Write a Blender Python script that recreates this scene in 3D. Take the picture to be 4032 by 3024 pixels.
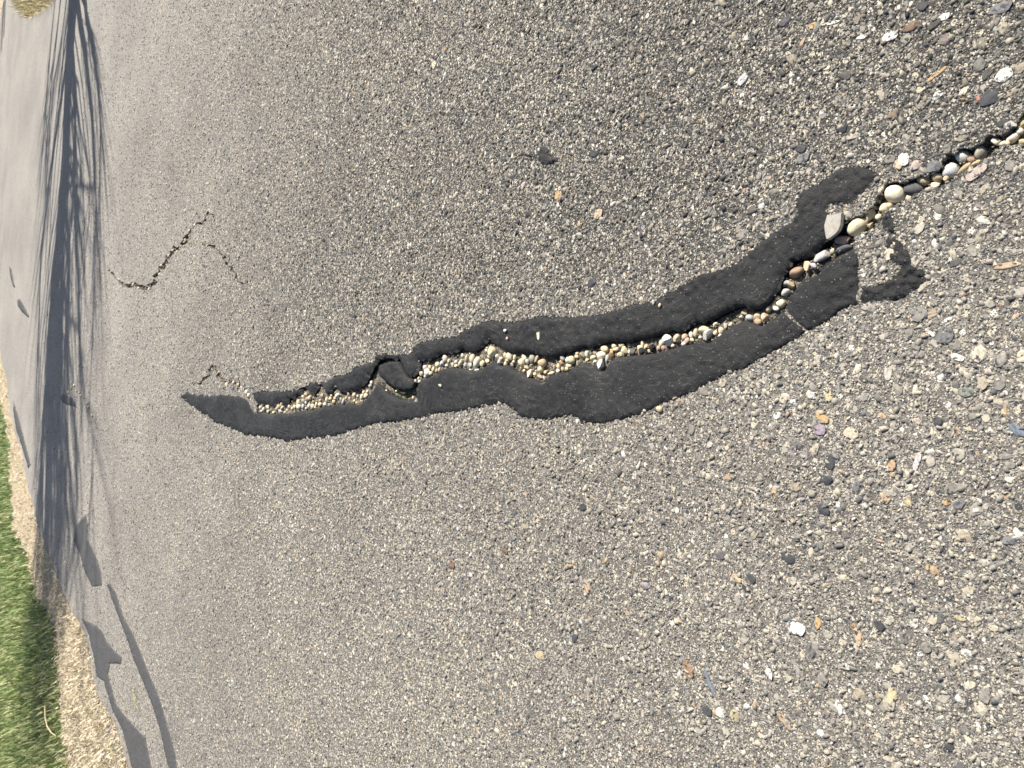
import bpy, bmesh, math, random
import numpy as np
from mathutils import Matrix, Vector
from mathutils.geometry import delaunay_2d_cdt

for o in list(bpy.data.objects):
    bpy.data.objects.remove(o)
random.seed(7)
rng = np.random.default_rng(11)
SC = bpy.context.scene
COL = SC.collection

# ------------------------------------------------------------------ camera
# The photograph was taken with the phone held upright and is stored turned by
# 90 degrees: its left edge is the far side of the road.
FPX = 3350.0                       # focal length in photo pixels (4032 x 3024)
CAM_H = 1.05
HORIZON_X = -550.0
ROLL = math.radians(5.0)
PITCH = math.atan((2016 - HORIZON_X) / FPX * math.cos(ROLL))
_f = np.array([0, math.cos(PITCH), -math.sin(PITCH)])
_u = np.array([0, math.sin(PITCH), math.cos(PITCH)])
_r = np.array([1.0, 0, 0])
XC = -_u * math.cos(ROLL) + _r * math.sin(ROLL)
YC = _r * math.cos(ROLL) + _u * math.sin(ROLL)
cam_d = bpy.data.cameras.new('camera')
cam = bpy.data.objects.new('camera', cam_d)
COL.objects.link(cam)
cam.matrix_world = Matrix(((XC[0], YC[0], -_f[0], 0), (XC[1], YC[1], -_f[1], 0),
                           (XC[2], YC[2], -_f[2], CAM_H), (0, 0, 0, 1)))
cam_d.sensor_width = 36
cam_d.lens = 36 * FPX / 4032
cam_d.clip_start = 0.02
cam_d.clip_end = 3000
cam_d.dof.use_dof = True
cam_d.dof.focus_distance = 1.45
cam_d.dof.aperture_fstop = 14.0
SC.camera = cam

# ------------------------------------------------------------------ light
SUN_EL = math.radians(43)
SHADOW = np.array([-math.cos(math.radians(18)), -math.sin(math.radians(18))])  # direction shadows fall
HSUN = -SHADOW                                                                # horizontal, towards the sun
TOSUN = Vector((HSUN[0] * math.cos(SUN_EL), HSUN[1] * math.cos(SUN_EL), math.sin(SUN_EL)))
W = bpy.data.worlds.new('World')
SC.world = W
W.use_nodes = True
nt = W.node_tree
sky = nt.nodes.new('ShaderNodeTexSky')
sky.sky_type = 'NISHITA'
sky.sun_disc = False
sky.sun_elevation = SUN_EL
sky.sun_rotation = math.atan2(HSUN[0], HSUN[1])
bg = nt.nodes['Background']
bg.inputs['Strength'].default_value = 0.058
sky.dust_density = 1.6
sky.ozone_density = 0.4
nt.links.new(sky.outputs[0], bg.inputs['Color'])
sd = bpy.data.lights.new('sun', 'SUN')
sd.energy = 4.2
sd.angle = math.radians(0.53)
sd.color = (1.0, 0.95, 0.87)
sun = bpy.data.objects.new('sun', sd)
COL.objects.link(sun)
sun.rotation_euler = TOSUN.to_track_quat('Z', 'Y').to_euler()
SC.view_settings.view_transform = 'Standard'
SC.view_settings.look = 'None'
SC.view_settings.gamma = 1
SC.view_settings.use_curve_mapping = False
SC.view_settings.exposure = 1.05
SC.render.engine = 'CYCLES'

# ------------------------------------------------------------------ helpers
def G(x, y, z=0.0):
    """photo pixel(s) -> point(s) on the horizontal plane at height z, and the depth along the lens axis"""
    x = np.asarray(x, float); y = np.asarray(y, float)
    d = _f + ((x - 2016) / FPX)[..., None] * XC + ((1512 - y) / FPX)[..., None] * YC
    t = (np.asarray(z) - CAM_H) / d[..., 2]
    return np.array([0, 0, CAM_H]) + t[..., None] * d, t

def Gp(p, z=0.0):
    q, _ = G(p[0], p[1], z)
    return q

def inside(px, py, poly):
    poly = np.asarray(poly, float)
    r = np.zeros(np.shape(px), bool)
    x0, y0 = poly[:, 0], poly[:, 1]
    x1, y1 = np.roll(x0, -1), np.roll(y0, -1)
    for a, b, c, d in zip(x0, y0, x1, y1):
        if b == d:
            continue
        m = ((b > py) != (d > py)) & (px < (c - a) * (py - b) / (d - b) + a)
        r ^= m
    return r

def vnoise(x, y, seed=0):
    xi = np.floor(x).astype(np.int64); yi = np.floor(y).astype(np.int64)
    xf = x - xi; yf = y - yi
    def hsh(a, b):
        n = (a * 374761393 + b * 668265263 + seed * 974711) & 0x7fffffff
        n = ((n ^ (n >> 13)) * 1274126177) & 0x7fffffff
        return ((n ^ (n >> 16)) & 0xffff) / 65535.0
    u = xf * xf * (3 - 2 * xf); v = yf * yf * (3 - 2 * yf)
    return ((hsh(xi, yi) * (1 - u) + hsh(xi + 1, yi) * u) * (1 - v) +
            (hsh(xi, yi + 1) * (1 - u) + hsh(xi + 1, yi + 1) * u) * v) * 2 - 1

def sstep(a, b, x):
    t = np.clip((x - a) / (b - a), 0, 1)
    return t * t * (3 - 2 * t)

def resample(pts, step, jit=0.0, closed=False, seed=1):
    """points along a polyline every `step`, each pushed sideways by up to `jit`"""
    rg = np.random.default_rng(seed)
    pts = [np.array(p, float) for p in pts]
    if closed:
        pts = pts + [pts[0]]
    out = []
    for a, b in zip(pts[:-1], pts[1:]):
        L = np.linalg.norm(b - a)
        n = max(1, int(L / step))
        nrm = np.array([-(b - a)[1], (b - a)[0]]) / max(L, 1e-6)
        for i in range(n):
            out.append(a + (b - a) * i / n + nrm * rg.uniform(-jit, jit))
    if not closed:
        out.append(pts[-1])
    return np.array(out)

def tag(o, label=None, cat=None, group=None, kind=None):
    if label: o['label'] = label
    if cat: o['category'] = cat
    if group: o['group'] = group
    if kind: o['kind'] = kind
    return o

def link(name, me, mat, parent=None, smooth=False):
    o = bpy.data.objects.new(name, me)
    COL.objects.link(o)
    if mat is not None and len(me.materials) == 0:
        me.materials.append(mat)
    if smooth:
        me.polygons.foreach_set('use_smooth', [True] * len(me.polygons))
    if parent is not None:
        o.parent = parent
    return o

def pydata(name, v, f):
    me = bpy.data.meshes.new(name)
    me.from_pydata([tuple(p) for p in v], [], [tuple(p) for p in f])
    me.update()
    return me

def triangulate(outer, holes=(), extra=None):
    """2-D triangulation of outer minus holes; arrays of 2-D points. Returns verts, tris"""
    V, E = [], []
    for loop in [outer, *holes]:
        s = len(V)
        n = len(loop)
        V += [Vector((float(p[0]), float(p[1]))) for p in loop]
        E += [(s + i, s + (i + 1) % n) for i in range(n)]
    if extra is not None:
        V += [Vector((float(p[0]), float(p[1]))) for p in extra]
    vo, eo, fo, a, b, c = delaunay_2d_cdt(V, E, [], 0, 1e-7)
    vo = np.array([(p.x, p.y) for p in vo])
    fo = np.array([f for f in fo if len(f) == 3])
    cen = vo[fo].mean(axis=1)
    k = inside(cen[:, 0], cen[:, 1], outer)
    for hl in holes:
        k &= ~inside(cen[:, 0], cen[:, 1], hl)
    fo = fo[k]
    p = vo[fo]
    ar = (p[:, 1, 0] - p[:, 0, 0]) * (p[:, 2, 1] - p[:, 0, 1]) - (p[:, 1, 1] - p[:, 0, 1]) * (p[:, 2, 0] - p[:, 0, 0])
    fo = np.where((ar < 0)[:, None], fo[:, ::-1], fo)
    return vo, fo

# ------------------------------------------------------------------ materials
def new_mat(name):
    m = bpy.data.materials.new(name)
    m.use_nodes = True
    n = m.node_tree
    b = n.nodes['Principled BSDF']
    return m, n, b

def nd(n, t, **k):
    x = n.nodes.new(t)
    for a, v in k.items():
        if a in x.inputs.keys():
            x.inputs[a].default_value = v
        else:
            setattr(x, a, v)
    return x

def ramp(n, stops, interp='LINEAR'):
    r = n.nodes.new('ShaderNodeValToRGB')
    e = r.color_ramp.elements
    while len(e) < len(stops):
        e.new(0.5)
    for q, (p, c) in zip(e, stops):
        q.position = p
        q.color = (*c, 1) if len(c) == 3 else c
    r.color_ramp.interpolation = interp
    return r

def mixc(n, a, b, fac, mode='MIX'):
    m = n.nodes.new('ShaderNodeMix')
    m.data_type = 'RGBA'
    m.blend_type = mode
    for s, v in ((0, fac), (6, a), (7, b)):
        if hasattr(v, 'is_linked') or hasattr(v, 'links'):
            n.links.new(v, m.inputs[s])
        elif s == 0:
            m.inputs[0].default_value = v
        else:
            m.inputs[s].default_value = (*v, 1)
    return m.outputs[2]

# world-space line of the big crack: one side of it is dusty, the other cleaner and darker
_A, _B = Gp((700, 1560))[:2], Gp((4032, 520))[:2]
_n = np.array([(_B - _A)[1], -(_B - _A)[0]]); _n /= np.linalg.norm(_n)
if np.dot(Gp((2000, 2400))[:2] - _A, _n) < 0:
    _n = -_n
_c = float(np.dot(_A, _n))

def dust_at(x, y):
    d = x * _n[0] + y * _n[1] - _c
    a = sstep(-0.10, 0.22, d + 0.10 * vnoise(x * 3.1, y * 3.1, 5))
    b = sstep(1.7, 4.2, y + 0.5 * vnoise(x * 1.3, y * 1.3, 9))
    return np.clip(np.maximum(a, b * 0.9) + 0.10 * vnoise(x * 9, y * 9, 3), 0, 1)

def dust_node(n):
    tc = nd(n, 'ShaderNodeTexCoord')
    dot = nd(n, 'ShaderNodeVectorMath', operation='DOT_PRODUCT')
    dot.inputs[1].default_value = (_n[0], _n[1], 0)
    n.links.new(tc.outputs['Object'], dot.inputs[0])
    nz = nd(n, 'ShaderNodeTexNoise', Scale=3.1, Detail=3.0)
    n.links.new(tc.outputs['Object'], nz.inputs['Vector'])
    ad = nd(n, 'ShaderNodeMath', operation='MULTIPLY_ADD')
    n.links.new(nz.outputs['Fac'], ad.inputs[0]); ad.inputs[1].default_value = 0.3
    n.links.new(dot.outputs['Value'], ad.inputs[2])
    mr = nd(n, 'ShaderNodeMapRange', interpolation_type='SMOOTHSTEP')
    n.links.new(ad.outputs[0], mr.inputs[0])
    mr.inputs[1].default_value = _c - 0.10 + 0.15; mr.inputs[2].default_value = _c + 0.22 + 0.15
    sp = nd(n, 'ShaderNodeSeparateXYZ')
    n.links.new(tc.outputs['Object'], sp.inputs[0])
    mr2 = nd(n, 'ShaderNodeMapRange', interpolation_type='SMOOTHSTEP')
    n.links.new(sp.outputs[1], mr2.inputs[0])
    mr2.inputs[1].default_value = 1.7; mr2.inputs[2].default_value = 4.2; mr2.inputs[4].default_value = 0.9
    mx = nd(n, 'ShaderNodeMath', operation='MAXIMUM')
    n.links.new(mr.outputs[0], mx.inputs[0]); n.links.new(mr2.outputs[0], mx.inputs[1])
    return tc, mx.outputs[0]

def asphalt_material():
    m, n, b = new_mat('asphalt')
    tc, dust = dust_node(n)
    nzb = nd(n, 'ShaderNodeTexNoise', Scale=420.0, Detail=3.0, Roughness=0.7)
    n.links.new(tc.outputs['Object'], nzb.inputs['Vector'])
    clean = ramp(n, [(0.3, (0.016, 0.0155, 0.015)), (0.52, (0.046, 0.044, 0.041)), (0.70, (0.17, 0.157, 0.133))])
    dusty = ramp(n, [(0.3, (0.035, 0.032, 0.029)), (0.5, (0.115, 0.106, 0.094)), (0.70, (0.30, 0.275, 0.235))])
    n.links.new(nzb.outputs['Fac'], clean.inputs[0]); n.links.new(nzb.outputs['Fac'], dusty.inputs[0])
    base = mixc(n, clean.outputs[0], dusty.outputs[0], dust)
    # small aggregate
    pal = [(0.0, (0.05, 0.055, 0.062)), (0.12, (0.15, 0.142, 0.13)), (0.32, (0.25, 0.236, 0.21)),
           (0.56, (0.37, 0.338, 0.285)), (0.76, (0.50, 0.44, 0.335)), (0.90, (0.60, 0.57, 0.50)), (0.965, (0.40, 0.29, 0.19)), (0.98, (0.3, 0.27, 0.26))]
    col = base
    heights = []
    for sc, th, keep in ((300.0, 0.46, 0.85), (150.0, 0.44, 0.62), (90.0, 0.40, 0.32)):
        v = nd(n, 'ShaderNodeTexVoronoi', Scale=sc, Randomness=1.0)
        n.links.new(tc.outputs['Object'], v.inputs['Vector'])
        sp = nd(n, 'ShaderNodeSeparateColor')
        n.links.new(v.outputs['Color'], sp.inputs[0])
        r = ramp(n, pal, 'CONSTANT')
        n.links.new(sp.outputs[0], r.inputs[0])
        lt = nd(n, 'ShaderNodeMath', operation='LESS_THAN')
        n.links.new(v.outputs['Distance'], lt.inputs[0]); lt.inputs[1].default_value = th
        lk = nd(n, 'ShaderNodeMath', operation='LESS_THAN')
        n.links.new(sp.outputs[1], lk.inputs[0]); lk.inputs[1].default_value = keep
        mu = nd(n, 'ShaderNodeMath', operation='MULTIPLY')
        n.links.new(lt.outputs[0], mu.inputs[0]); n.links.new(lk.outputs[0], mu.inputs[1])
        col = mixc(n, col, r.outputs[0], mu.outputs[0])
        heights.append(mu.outputs[0])
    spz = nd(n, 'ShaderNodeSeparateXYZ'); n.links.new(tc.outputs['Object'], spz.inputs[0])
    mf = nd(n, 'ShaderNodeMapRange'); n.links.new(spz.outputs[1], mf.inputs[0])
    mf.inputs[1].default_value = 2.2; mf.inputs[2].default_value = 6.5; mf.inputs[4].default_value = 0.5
    col = mixc(n, col, (0.385, 0.36, 0.33), mf.outputs[0])          # paler with distance: grazing-angle backscatter painted into the road colour
    # broad stains and wear
    st = nd(n, 'ShaderNodeTexNoise', Scale=1.6, Detail=5.0, Roughness=0.6)
    n.links.new(tc.outputs['Object'], st.inputs['Vector'])
    sr = ramp(n, [(0.30, (0.80, 0.79, 0.79)), (0.5, (0.98, 0.98, 0.98)), (0.68, (1.14, 1.12, 1.08))])
    n.links.new(st.outputs['Fac'], sr.inputs[0])
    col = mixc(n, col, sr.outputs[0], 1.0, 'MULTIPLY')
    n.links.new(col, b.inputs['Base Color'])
    b.inputs['Roughness'].default_value = 0.85
    b.inputs['Specular IOR Level'].default_value = 0.25
    hs = nd(n, 'ShaderNodeMath', operation='ADD')
    n.links.new(heights[0], hs.inputs[0]); n.links.new(heights[1], hs.inputs[1])
    hs2 = nd(n, 'ShaderNodeMath', operation='ADD')
    n.links.new(hs.outputs[0], hs2.inputs[0]); n.links.new(nzb.outputs['Fac'], hs2.inputs[1])
    bp = nd(n, 'ShaderNodeBump', Strength=0.5, Distance=0.002)
    n.links.new(hs2.outputs[0], bp.inputs['Height'])
    n.links.new(bp.outputs[0], b.inputs['Normal'])
    return m

def stone_material(name, attr=True):
    m, n, b = new_mat(name)
    if attr:
        a = nd(n, 'ShaderNodeAttribute', attribute_name='col')
        c = a.outputs['Color']
    else:
        a = nd(n, 'ShaderNodeObjectInfo')
        c = a.outputs['Color']
    tc = nd(n, 'ShaderNodeTexCoord')
    ge = nd(n, 'ShaderNodeNewGeometry')
    nz = nd(n, 'ShaderNodeTexNoise', Scale=260.0, Detail=3.0, Roughness=0.65)
    n.links.new(ge.outputs['Position'], nz.inputs['Vector'])
    r = ramp(n, [(0.3, (0.55, 0.54, 0.53)), (0.5, (0.92, 0.92, 0.92)), (0.7, (1.15, 1.14, 1.1))])
    n.links.new(nz.outputs['Fac'], r.inputs[0])
    out = mixc(n, c, r.outputs[0], 1.0, 'MULTIPLY')
    nz2 = nd(n, 'ShaderNodeTexNoise', Scale=900.0, Detail=2.0)
    n.links.new(ge.outputs['Position'], nz2.inputs['Vector'])
    if not attr:      # aggregate stones still half coated with bitumen and dust
        r2 = ramp(n, [(0.56, (0, 0, 0)), (0.62, (1, 1, 1))])
        nz3 = nd(n, 'ShaderNodeTexNoise', Scale=150.0, Detail=4.0, Roughness=0.6)
        n.links.new(ge.outputs['Position'], nz3.inputs['Vector'])
        n.links.new(nz3.outputs['Fac'], r2.inputs[0])
        out = mixc(n, out, (0.05, 0.05, 0.05), r2.outputs[0])
    n.links.new(out, b.inputs['Base Color'])
    b.inputs['Roughness'].default_value = 0.75
    b.inputs['Specular IOR Level'].default_value = 0.3
    bp = nd(n, 'ShaderNodeBump', Strength=0.35, Distance=0.001)
    n.links.new(nz2.outputs['Fac'], bp.inputs['Height'])
    n.links.new(bp.outputs[0], b.inputs['Normal'])
    return m

def pebble_material():
    m, n, b = new_mat('pebble')
    oi = nd(n, 'ShaderNodeObjectInfo')
    tc = nd(n, 'ShaderNodeTexCoord')
    ge = nd(n, 'ShaderNodeNewGeometry')
    nz = nd(n, 'ShaderNodeTexNoise', Scale=130.0, Detail=4.0, Roughness=0.6)
    n.links.new(ge.outputs['Position'], nz.inputs['Vector'])
    r = ramp(n, [(0.3, (0.72, 0.70, 0.66)), (0.5, (0.98, 0.98, 0.98)), (0.7, (1.1, 1.08, 1.04))])
    n.links.new(nz.outputs['Fac'], r.inputs[0])
    c = mixc(n, oi.outputs['Color'], r.outputs[0], 1.0, 'MULTIPLY')
    nz2 = nd(n, 'ShaderNodeTexNoise', Scale=1500.0, Detail=3.0, Roughness=0.7)
    n.links.new(ge.outputs['Position'], nz2.inputs['Vector'])
    r2 = ramp(n, [(0.35, (0.8, 0.8, 0.8)), (0.6, (1.05, 1.05, 1.05))])
    n.links.new(nz2.outputs['Fac'], r2.inputs[0])
    c = mixc(n, c, r2.outputs[0], 1.0, 'MULTIPLY')
    n.links.new(c, b.inputs['Base Color'])
    b.inputs['Roughness'].default_value = 0.8
    b.inputs['Specular IOR Level'].default_value = 0.3
    bp = nd(n, 'ShaderNodeBump', Strength=0.4, Distance=0.0008)
    n.links.new(nz2.outputs['Fac'], bp.inputs['Height'])
    n.links.new(bp.outputs[0], b.inputs['Normal'])
    return m

def tar_material(name='tar', old=0.0):
    m, n, b = new_mat(name)
    tc = nd(n, 'ShaderNodeTexCoord')
    nz = nd(n, 'ShaderNodeTexNoise', Scale=60.0, Detail=5.0, Roughness=0.65)
    n.links.new(tc.outputs['Object'], nz.inputs['Vector'])
    r = ramp(n, [(0.3, (0.007, 0.0074, 0.0085)), (0.55, (0.0135, 0.0138, 0.0148)), (0.75, (0.026, 0.0255, 0.025))])
    n.links.new(nz.outputs['Fac'], r.inputs[0])
    # grit and scuffs: small pale specks
    v = nd(n, 'ShaderNodeTexVoronoi', Scale=210.0)
    n.links.new(tc.outputs['Object'], v.inputs['Vector'])
    sp = nd(n, 'ShaderNodeSeparateColor')
    n.links.new(v.outputs['Color'], sp.inputs[0])
    nzs = nd(n, 'ShaderNodeTexNoise', Scale=700.0, Detail=2.0)
    n.links.new(tc.outputs['Object'], nzs.inputs['Vector'])
    g1 = nd(n, 'ShaderNodeMath', operation='LESS_THAN'); g1.inputs[1].default_value = 0.22
    n.links.new(v.outputs['Distance'], g1.inputs[0])
    g2 = nd(n, 'ShaderNodeMath', operation='LESS_THAN'); g2.inputs[1].default_value = 0.24
    n.links.new(sp.outputs[0], g2.inputs[0])
    g3 = nd(n, 'ShaderNodeMath', operation='MULTIPLY')
    n.links.new(g1.outputs[0], g3.inputs[0]); n.links.new(g2.outputs[0], g3.inputs[1])
    g4 = nd(n, 'ShaderNodeMath', operation='MULTIPLY')
    n.links.new(g3.outputs[0], g4.inputs[0]); n.links.new(nzs.outputs['Fac'], g4.inputs[1])
    nl = nd(n, 'ShaderNodeTexNoise', Scale=7.0, Detail=4.0)
    n.links.new(tc.outputs['Object'], nl.inputs['Vector'])
    rl = ramp(n, [(0.42, (0, 0, 0)), (0.7, (.30, .30, .30))]); n.links.new(nl.outputs['Fac'], rl.inputs[0])
    c = mixc(n, r.outputs[0], (0.062, 0.060, 0.058), rl.outputs[0])
    c = mixc(n, c, (0.30, 0.28, 0.245), g4.outputs[0])
    # dust caught in the shallow folds that follow the lip
    la = nd(n, 'ShaderNodeAttribute', attribute_name='lip')
    wn = nd(n, 'ShaderNodeTexNoise', Scale=14.0, Detail=3.0)
    n.links.new(tc.outputs['Object'], wn.inputs['Vector'])
    f1 = nd(n, 'ShaderNodeMath', operation='MULTIPLY'); f1.inputs[1].default_value = 640.0
    n.links.new(la.outputs['Fac'], f1.inputs[0])
    f2 = nd(n, 'ShaderNodeMath', operation='MULTIPLY_ADD'); f2.inputs[1].default_value = 9.0
    n.links.new(wn.outputs['Fac'], f2.inputs[0]); n.links.new(f1.outputs[0], f2.inputs[2])
    f3 = nd(n, 'ShaderNodeMath', operation='SINE'); n.links.new(f2.outputs[0], f3.inputs[0])
    f4 = ramp(n, [(0.86, (0, 0, 0)), (0.98, (1, 1, 1))]); n.links.new(f3.outputs[0], f4.inputs[0])
    wm = nd(n, 'ShaderNodeTexNoise', Scale=22.0, Detail=2.0)
    n.links.new(tc.outputs['Object'], wm.inputs['Vector'])
    f5 = ramp(n, [(0.52, (0, 0, 0)), (0.72, (.35, .35, .35))]); n.links.new(wm.outputs['Fac'], f5.inputs[0])
    f6 = nd(n, 'ShaderNodeMath', operation='MULTIPLY'); n.links.new(f4.outputs[0], f6.inputs[0]); n.links.new(f5.outputs[0], f6.inputs[1])
    lm = nd(n, 'ShaderNodeMath', operation='LESS_THAN'); lm.inputs[1].default_value = 1.0
    n.links.new(la.outputs['Fac'], lm.inputs[0])
    f7 = nd(n, 'ShaderNodeMath', operation='MULTIPLY'); n.links.new(f6.outputs[0], f7.inputs[0]); n.links.new(lm.outputs[0], f7.inputs[1])
    c = mixc(n, c, (0.17, 0.16, 0.14), f7.outputs[0])
    c = mixc(n, c, (0.16, 0.152, 0.145), old)      # a grey film of dust on old sealant
    n.links.new(c, b.inputs['Base Color'])
    rr = ramp(n, [(0.3, (0.5, 0.5, 0.5)), (0.7, (0.74, 0.74, 0.74))])
    n.links.new(nz.outputs['Fac'], rr.inputs[0])
    n.links.new(rr.outputs[0], b.inputs['Roughness'])
    b.inputs['Specular IOR Level'].default_value = 0.3
    nb = nd(n, 'ShaderNodeTexNoise', Scale=420.0, Detail=4.0, Roughness=0.65)
    n.links.new(tc.outputs['Object'], nb.inputs['Vector'])
    bp = nd(n, 'ShaderNodeBump', Strength=0.9, Distance=0.0026)
    n.links.new(nb.outputs['Fac'], bp.inputs['Height'])
    n.links.new(bp.outputs[0], b.inputs['Normal'])
    return m

def ground_material(name, stops, scale, rough=0.95):
    m, n, b = new_mat(name)
    tc = nd(n, 'ShaderNodeTexCoord')
    nz = nd(n, 'ShaderNodeTexNoise', Scale=scale, Detail=6.0, Roughness=0.7)
    n.links.new(tc.outputs['Object'], nz.inputs['Vector'])
    r = ramp(n, stops)
    n.links.new(nz.outputs['Fac'], r.inputs[0])
    n.links.new(r.outputs[0], b.inputs['Base Color'])
    b.inputs['Roughness'].default_value = rough
    b.inputs['Specular IOR Level'].default_value = 0.15
    bp = nd(n, 'ShaderNodeBump', Strength=0.8, Distance=0.01)
    n.links.new(nz.outputs['Fac'], bp.inputs['Height'])
    n.links.new(bp.outputs[0], b.inputs['Normal'])
    return m

def attr_material(name, rough=0.7, trans=0.0):
    m, n, b = new_mat(name)
    a = nd(n, 'ShaderNodeAttribute', attribute_name='col')
    n.links.new(a.outputs['Color'], b.inputs['Base Color'])
    b.inputs['Roughness'].default_value = rough
    b.inputs['Specular IOR Level'].default_value = 0.25
    return m

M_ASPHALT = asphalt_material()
M_AGG = stone_material('aggregate')
M_STONE = stone_material('aggregate_stone', attr=False)
M_PEBBLE = pebble_material()
M_TAR = tar_material()
M_TAR_OLD = tar_material('old_tar', 0.45)
M_BED = ground_material('crack_dirt', [(0.3, (0.06, 0.052, 0.042)), (0.5, (0.16, 0.14, 0.11)), (0.72, (0.40, 0.36, 0.28))], 160)
M_LAWN = ground_material('lawn_soil', [(0.3, (0.06, 0.085, 0.03)), (0.55, (0.12, 0.165, 0.055)), (0.75, (0.2, 0.25, 0.09))], 25)
M_STRAW = ground_material('verge_soil', [(0.3, (0.20, 0.15, 0.095)), (0.5, (0.44, 0.36, 0.245)), (0.7, (0.62, 0.53, 0.38))], 40)
M_BLADE = attr_material('grass_blades', 0.6)
M_BARK = ground_material('bark', [(0.3, (0.04, 0.032, 0.025)), (0.6, (0.13, 0.11, 0.09))], 30)

# ------------------------------------------------------------------ outlines (photo pixels)
# inner lip of the upper tar strip, left to right
UP_IN = [(992, 1547), (996, 1565), (1005, 1585), (1019, 1594), (1044, 1592), (1064, 1594), (1073, 1606), (1087, 1599), (1094, 1581),
         (1107, 1579), (1112, 1597), (1123, 1603), (1134, 1588), (1141, 1567), (1152, 1576), (1164, 1560), (1191, 1549), (1188, 1531),
         (1195, 1524), (1204, 1531), (1216, 1549), (1234, 1558), (1245, 1535), (1261, 1513), (1274, 1535), (1281, 1551), (1304, 1551),
         (1308, 1533), (1317, 1526), (1326, 1535), (1338, 1547), (1372, 1542), (1385, 1538), (1412, 1540), (1417, 1531), (1439, 1508),
         (1455, 1477), (1466, 1456), (1478, 1436), (1494, 1414), (1512, 1415), (1534, 1408), (1555, 1421), (1570, 1413), (1576, 1434),
         (1585, 1456), (1599, 1478), (1612, 1485), (1627, 1483), (1641, 1470), (1652, 1447), (1654, 1424), (1668, 1418), (1690, 1418),
         (1713, 1411), (1736, 1395), (1758, 1393), (1781, 1393), (1803, 1384), (1822, 1372), (1844, 1384), (1871, 1388), (1889, 1375),
         (1916, 1348), (1923, 1341), (1946, 1354), (1959, 1366), (1984, 1384), (2018, 1390), (2063, 1388), (2095, 1390), (2140, 1403),
         (2177, 1410), (2208, 1397), (2242, 1388), (2276, 1372), (2299, 1365), (2328, 1372), (2366, 1354), (2400, 1347), (2423, 1345),
         (2468, 1349), (2513, 1336), (2550, 1330), (2575, 1326), (2602, 1317), (2647, 1303), (2681, 1310), (2715, 1288), (2737, 1274),
         (2771, 1272), (2801, 1258), (2828, 1247), (2862, 1227), (2896, 1213), (2929, 1208), (2952, 1218), (2998, 1216), (3033, 1187),
         (3062, 1147), (3082, 1087), (3107, 1057), (3117, 1028), (3197, 1008), (3227, 978), (3261, 943), (3296, 923), (3331, 889)]
UP_OUT = [(3322, 866), (3285, 850), (3251, 830), (3268, 806), (3354, 802), (3418, 744), (3455, 694), (3430, 664), (3375, 650), (3316, 659), (3262, 691),
          (3212, 731), (3155, 751), (3138, 790), (3137, 839), (3127, 869), (3077, 898), (3033, 928), (2993, 958), (2948, 998),
          (2898, 1038), (2849, 1057), (2769, 1077), (2699, 1117), (2640, 1150), (2570, 1190), (2495, 1194), (2435, 1219), (2361, 1239),
          (2296, 1244), (2236, 1249), (2172, 1244), (2097, 1249), (2023, 1269), (1948, 1259), (1898, 1269), (1849, 1289), (1799, 1324),
          (1724, 1334), (1665, 1344), (1630, 1369), (1613, 1393), (1579, 1394), (1557, 1396), (1523, 1390), (1503, 1391), (1478, 1402),
          (1473, 1425), (1444, 1429), (1417, 1436), (1390, 1449), (1387, 1463), (1360, 1470), (1344, 1477), (1313, 1483), (1297, 1499),
          (1268, 1502), (1247, 1504), (1225, 1506), (1204, 1518), (1184, 1522), (1166, 1538), (1121, 1540), (1064, 1540), (1019, 1540)]
# lower strip
LO_IN_A = [(972, 1565), (981, 1576), (992, 1599), (1003, 1621), (1042, 1624), (1073, 1633), (1098, 1626), (1132, 1633), (1180, 1619),
           (1229, 1614), (1272, 1601), (1295, 1601), (1308, 1596), (1331, 1583), (1351, 1596), (1367, 1583), (1385, 1594), (1417, 1592),
           (1444, 1567), (1473, 1522), (1487, 1504), (1503, 1529), (1523, 1551), (1568, 1570), (1613, 1574), (1636, 1574), (1640, 1551),
           (1634, 1533), (1645, 1510), (1670, 1492), (1706, 1476), (1736, 1456), (1758, 1447), (1815, 1450), (1849, 1458), (1892, 1456),
           (1916, 1436), (1939, 1420), (1962, 1440), (1996, 1438), (2018, 1456), (2056, 1467), (2073, 1485), (2107, 1496), (2138, 1503),
           (2156, 1480), (2190, 1469), (2231, 1464), (2251, 1446), (2281, 1431), (2299, 1428), (2339, 1440), (2351, 1462), (2376, 1460),
           (2387, 1444), (2403, 1419), (2434, 1406), (2475, 1401), (2534, 1396), (2575, 1392), (2627, 1378), (2670, 1364), (2722, 1355),
           (2740, 1342), (2767, 1344), (2776, 1353), (2801, 1346), (2816, 1331), (2862, 1297), (2896, 1274), (2929, 1258), (2943, 1266),
           (2998, 1286), (3057, 1241), (3080, 1226)]
LO_OUT_A = [(3176, 1310), (3100, 1355), (3000, 1410), (2966, 1430), (2929, 1453), (2907, 1457), (2862, 1471), (2780, 1515), (2700, 1557),
            (2634, 1577), (2574, 1605), (2510, 1632), (2445, 1652), (2366, 1669), (2291, 1667), (2271, 1642), (2226, 1637), (2162, 1652),
            (2097, 1650), (2047, 1644), (2043, 1627), (1993, 1590), (1948, 1590), (1809, 1622), (1724, 1627), (1650, 1646), (1545, 1664),
            (1484, 1666), (1432, 1682), (1376, 1699), (1308, 1721), (1218, 1724), (1180, 1733), (1143, 1737), (1098, 1732), (1053, 1722),
            (1008, 1716), (958, 1711), (933, 1696), (897, 1679), (847, 1663), (820, 1638), (797, 1628), (770, 1608), (741, 1588),
            (703, 1560), (714, 1554), (739, 1547), (782, 1554), (825, 1558), (861, 1554), (906, 1556), (951, 1563)]
LO_IN_B = [(3087, 1219), (3102, 1172), (3137, 1127), (3157, 1097), (3217, 1082), (3236, 1043), (3311, 998), (3356, 978), (3379, 988)]
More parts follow.
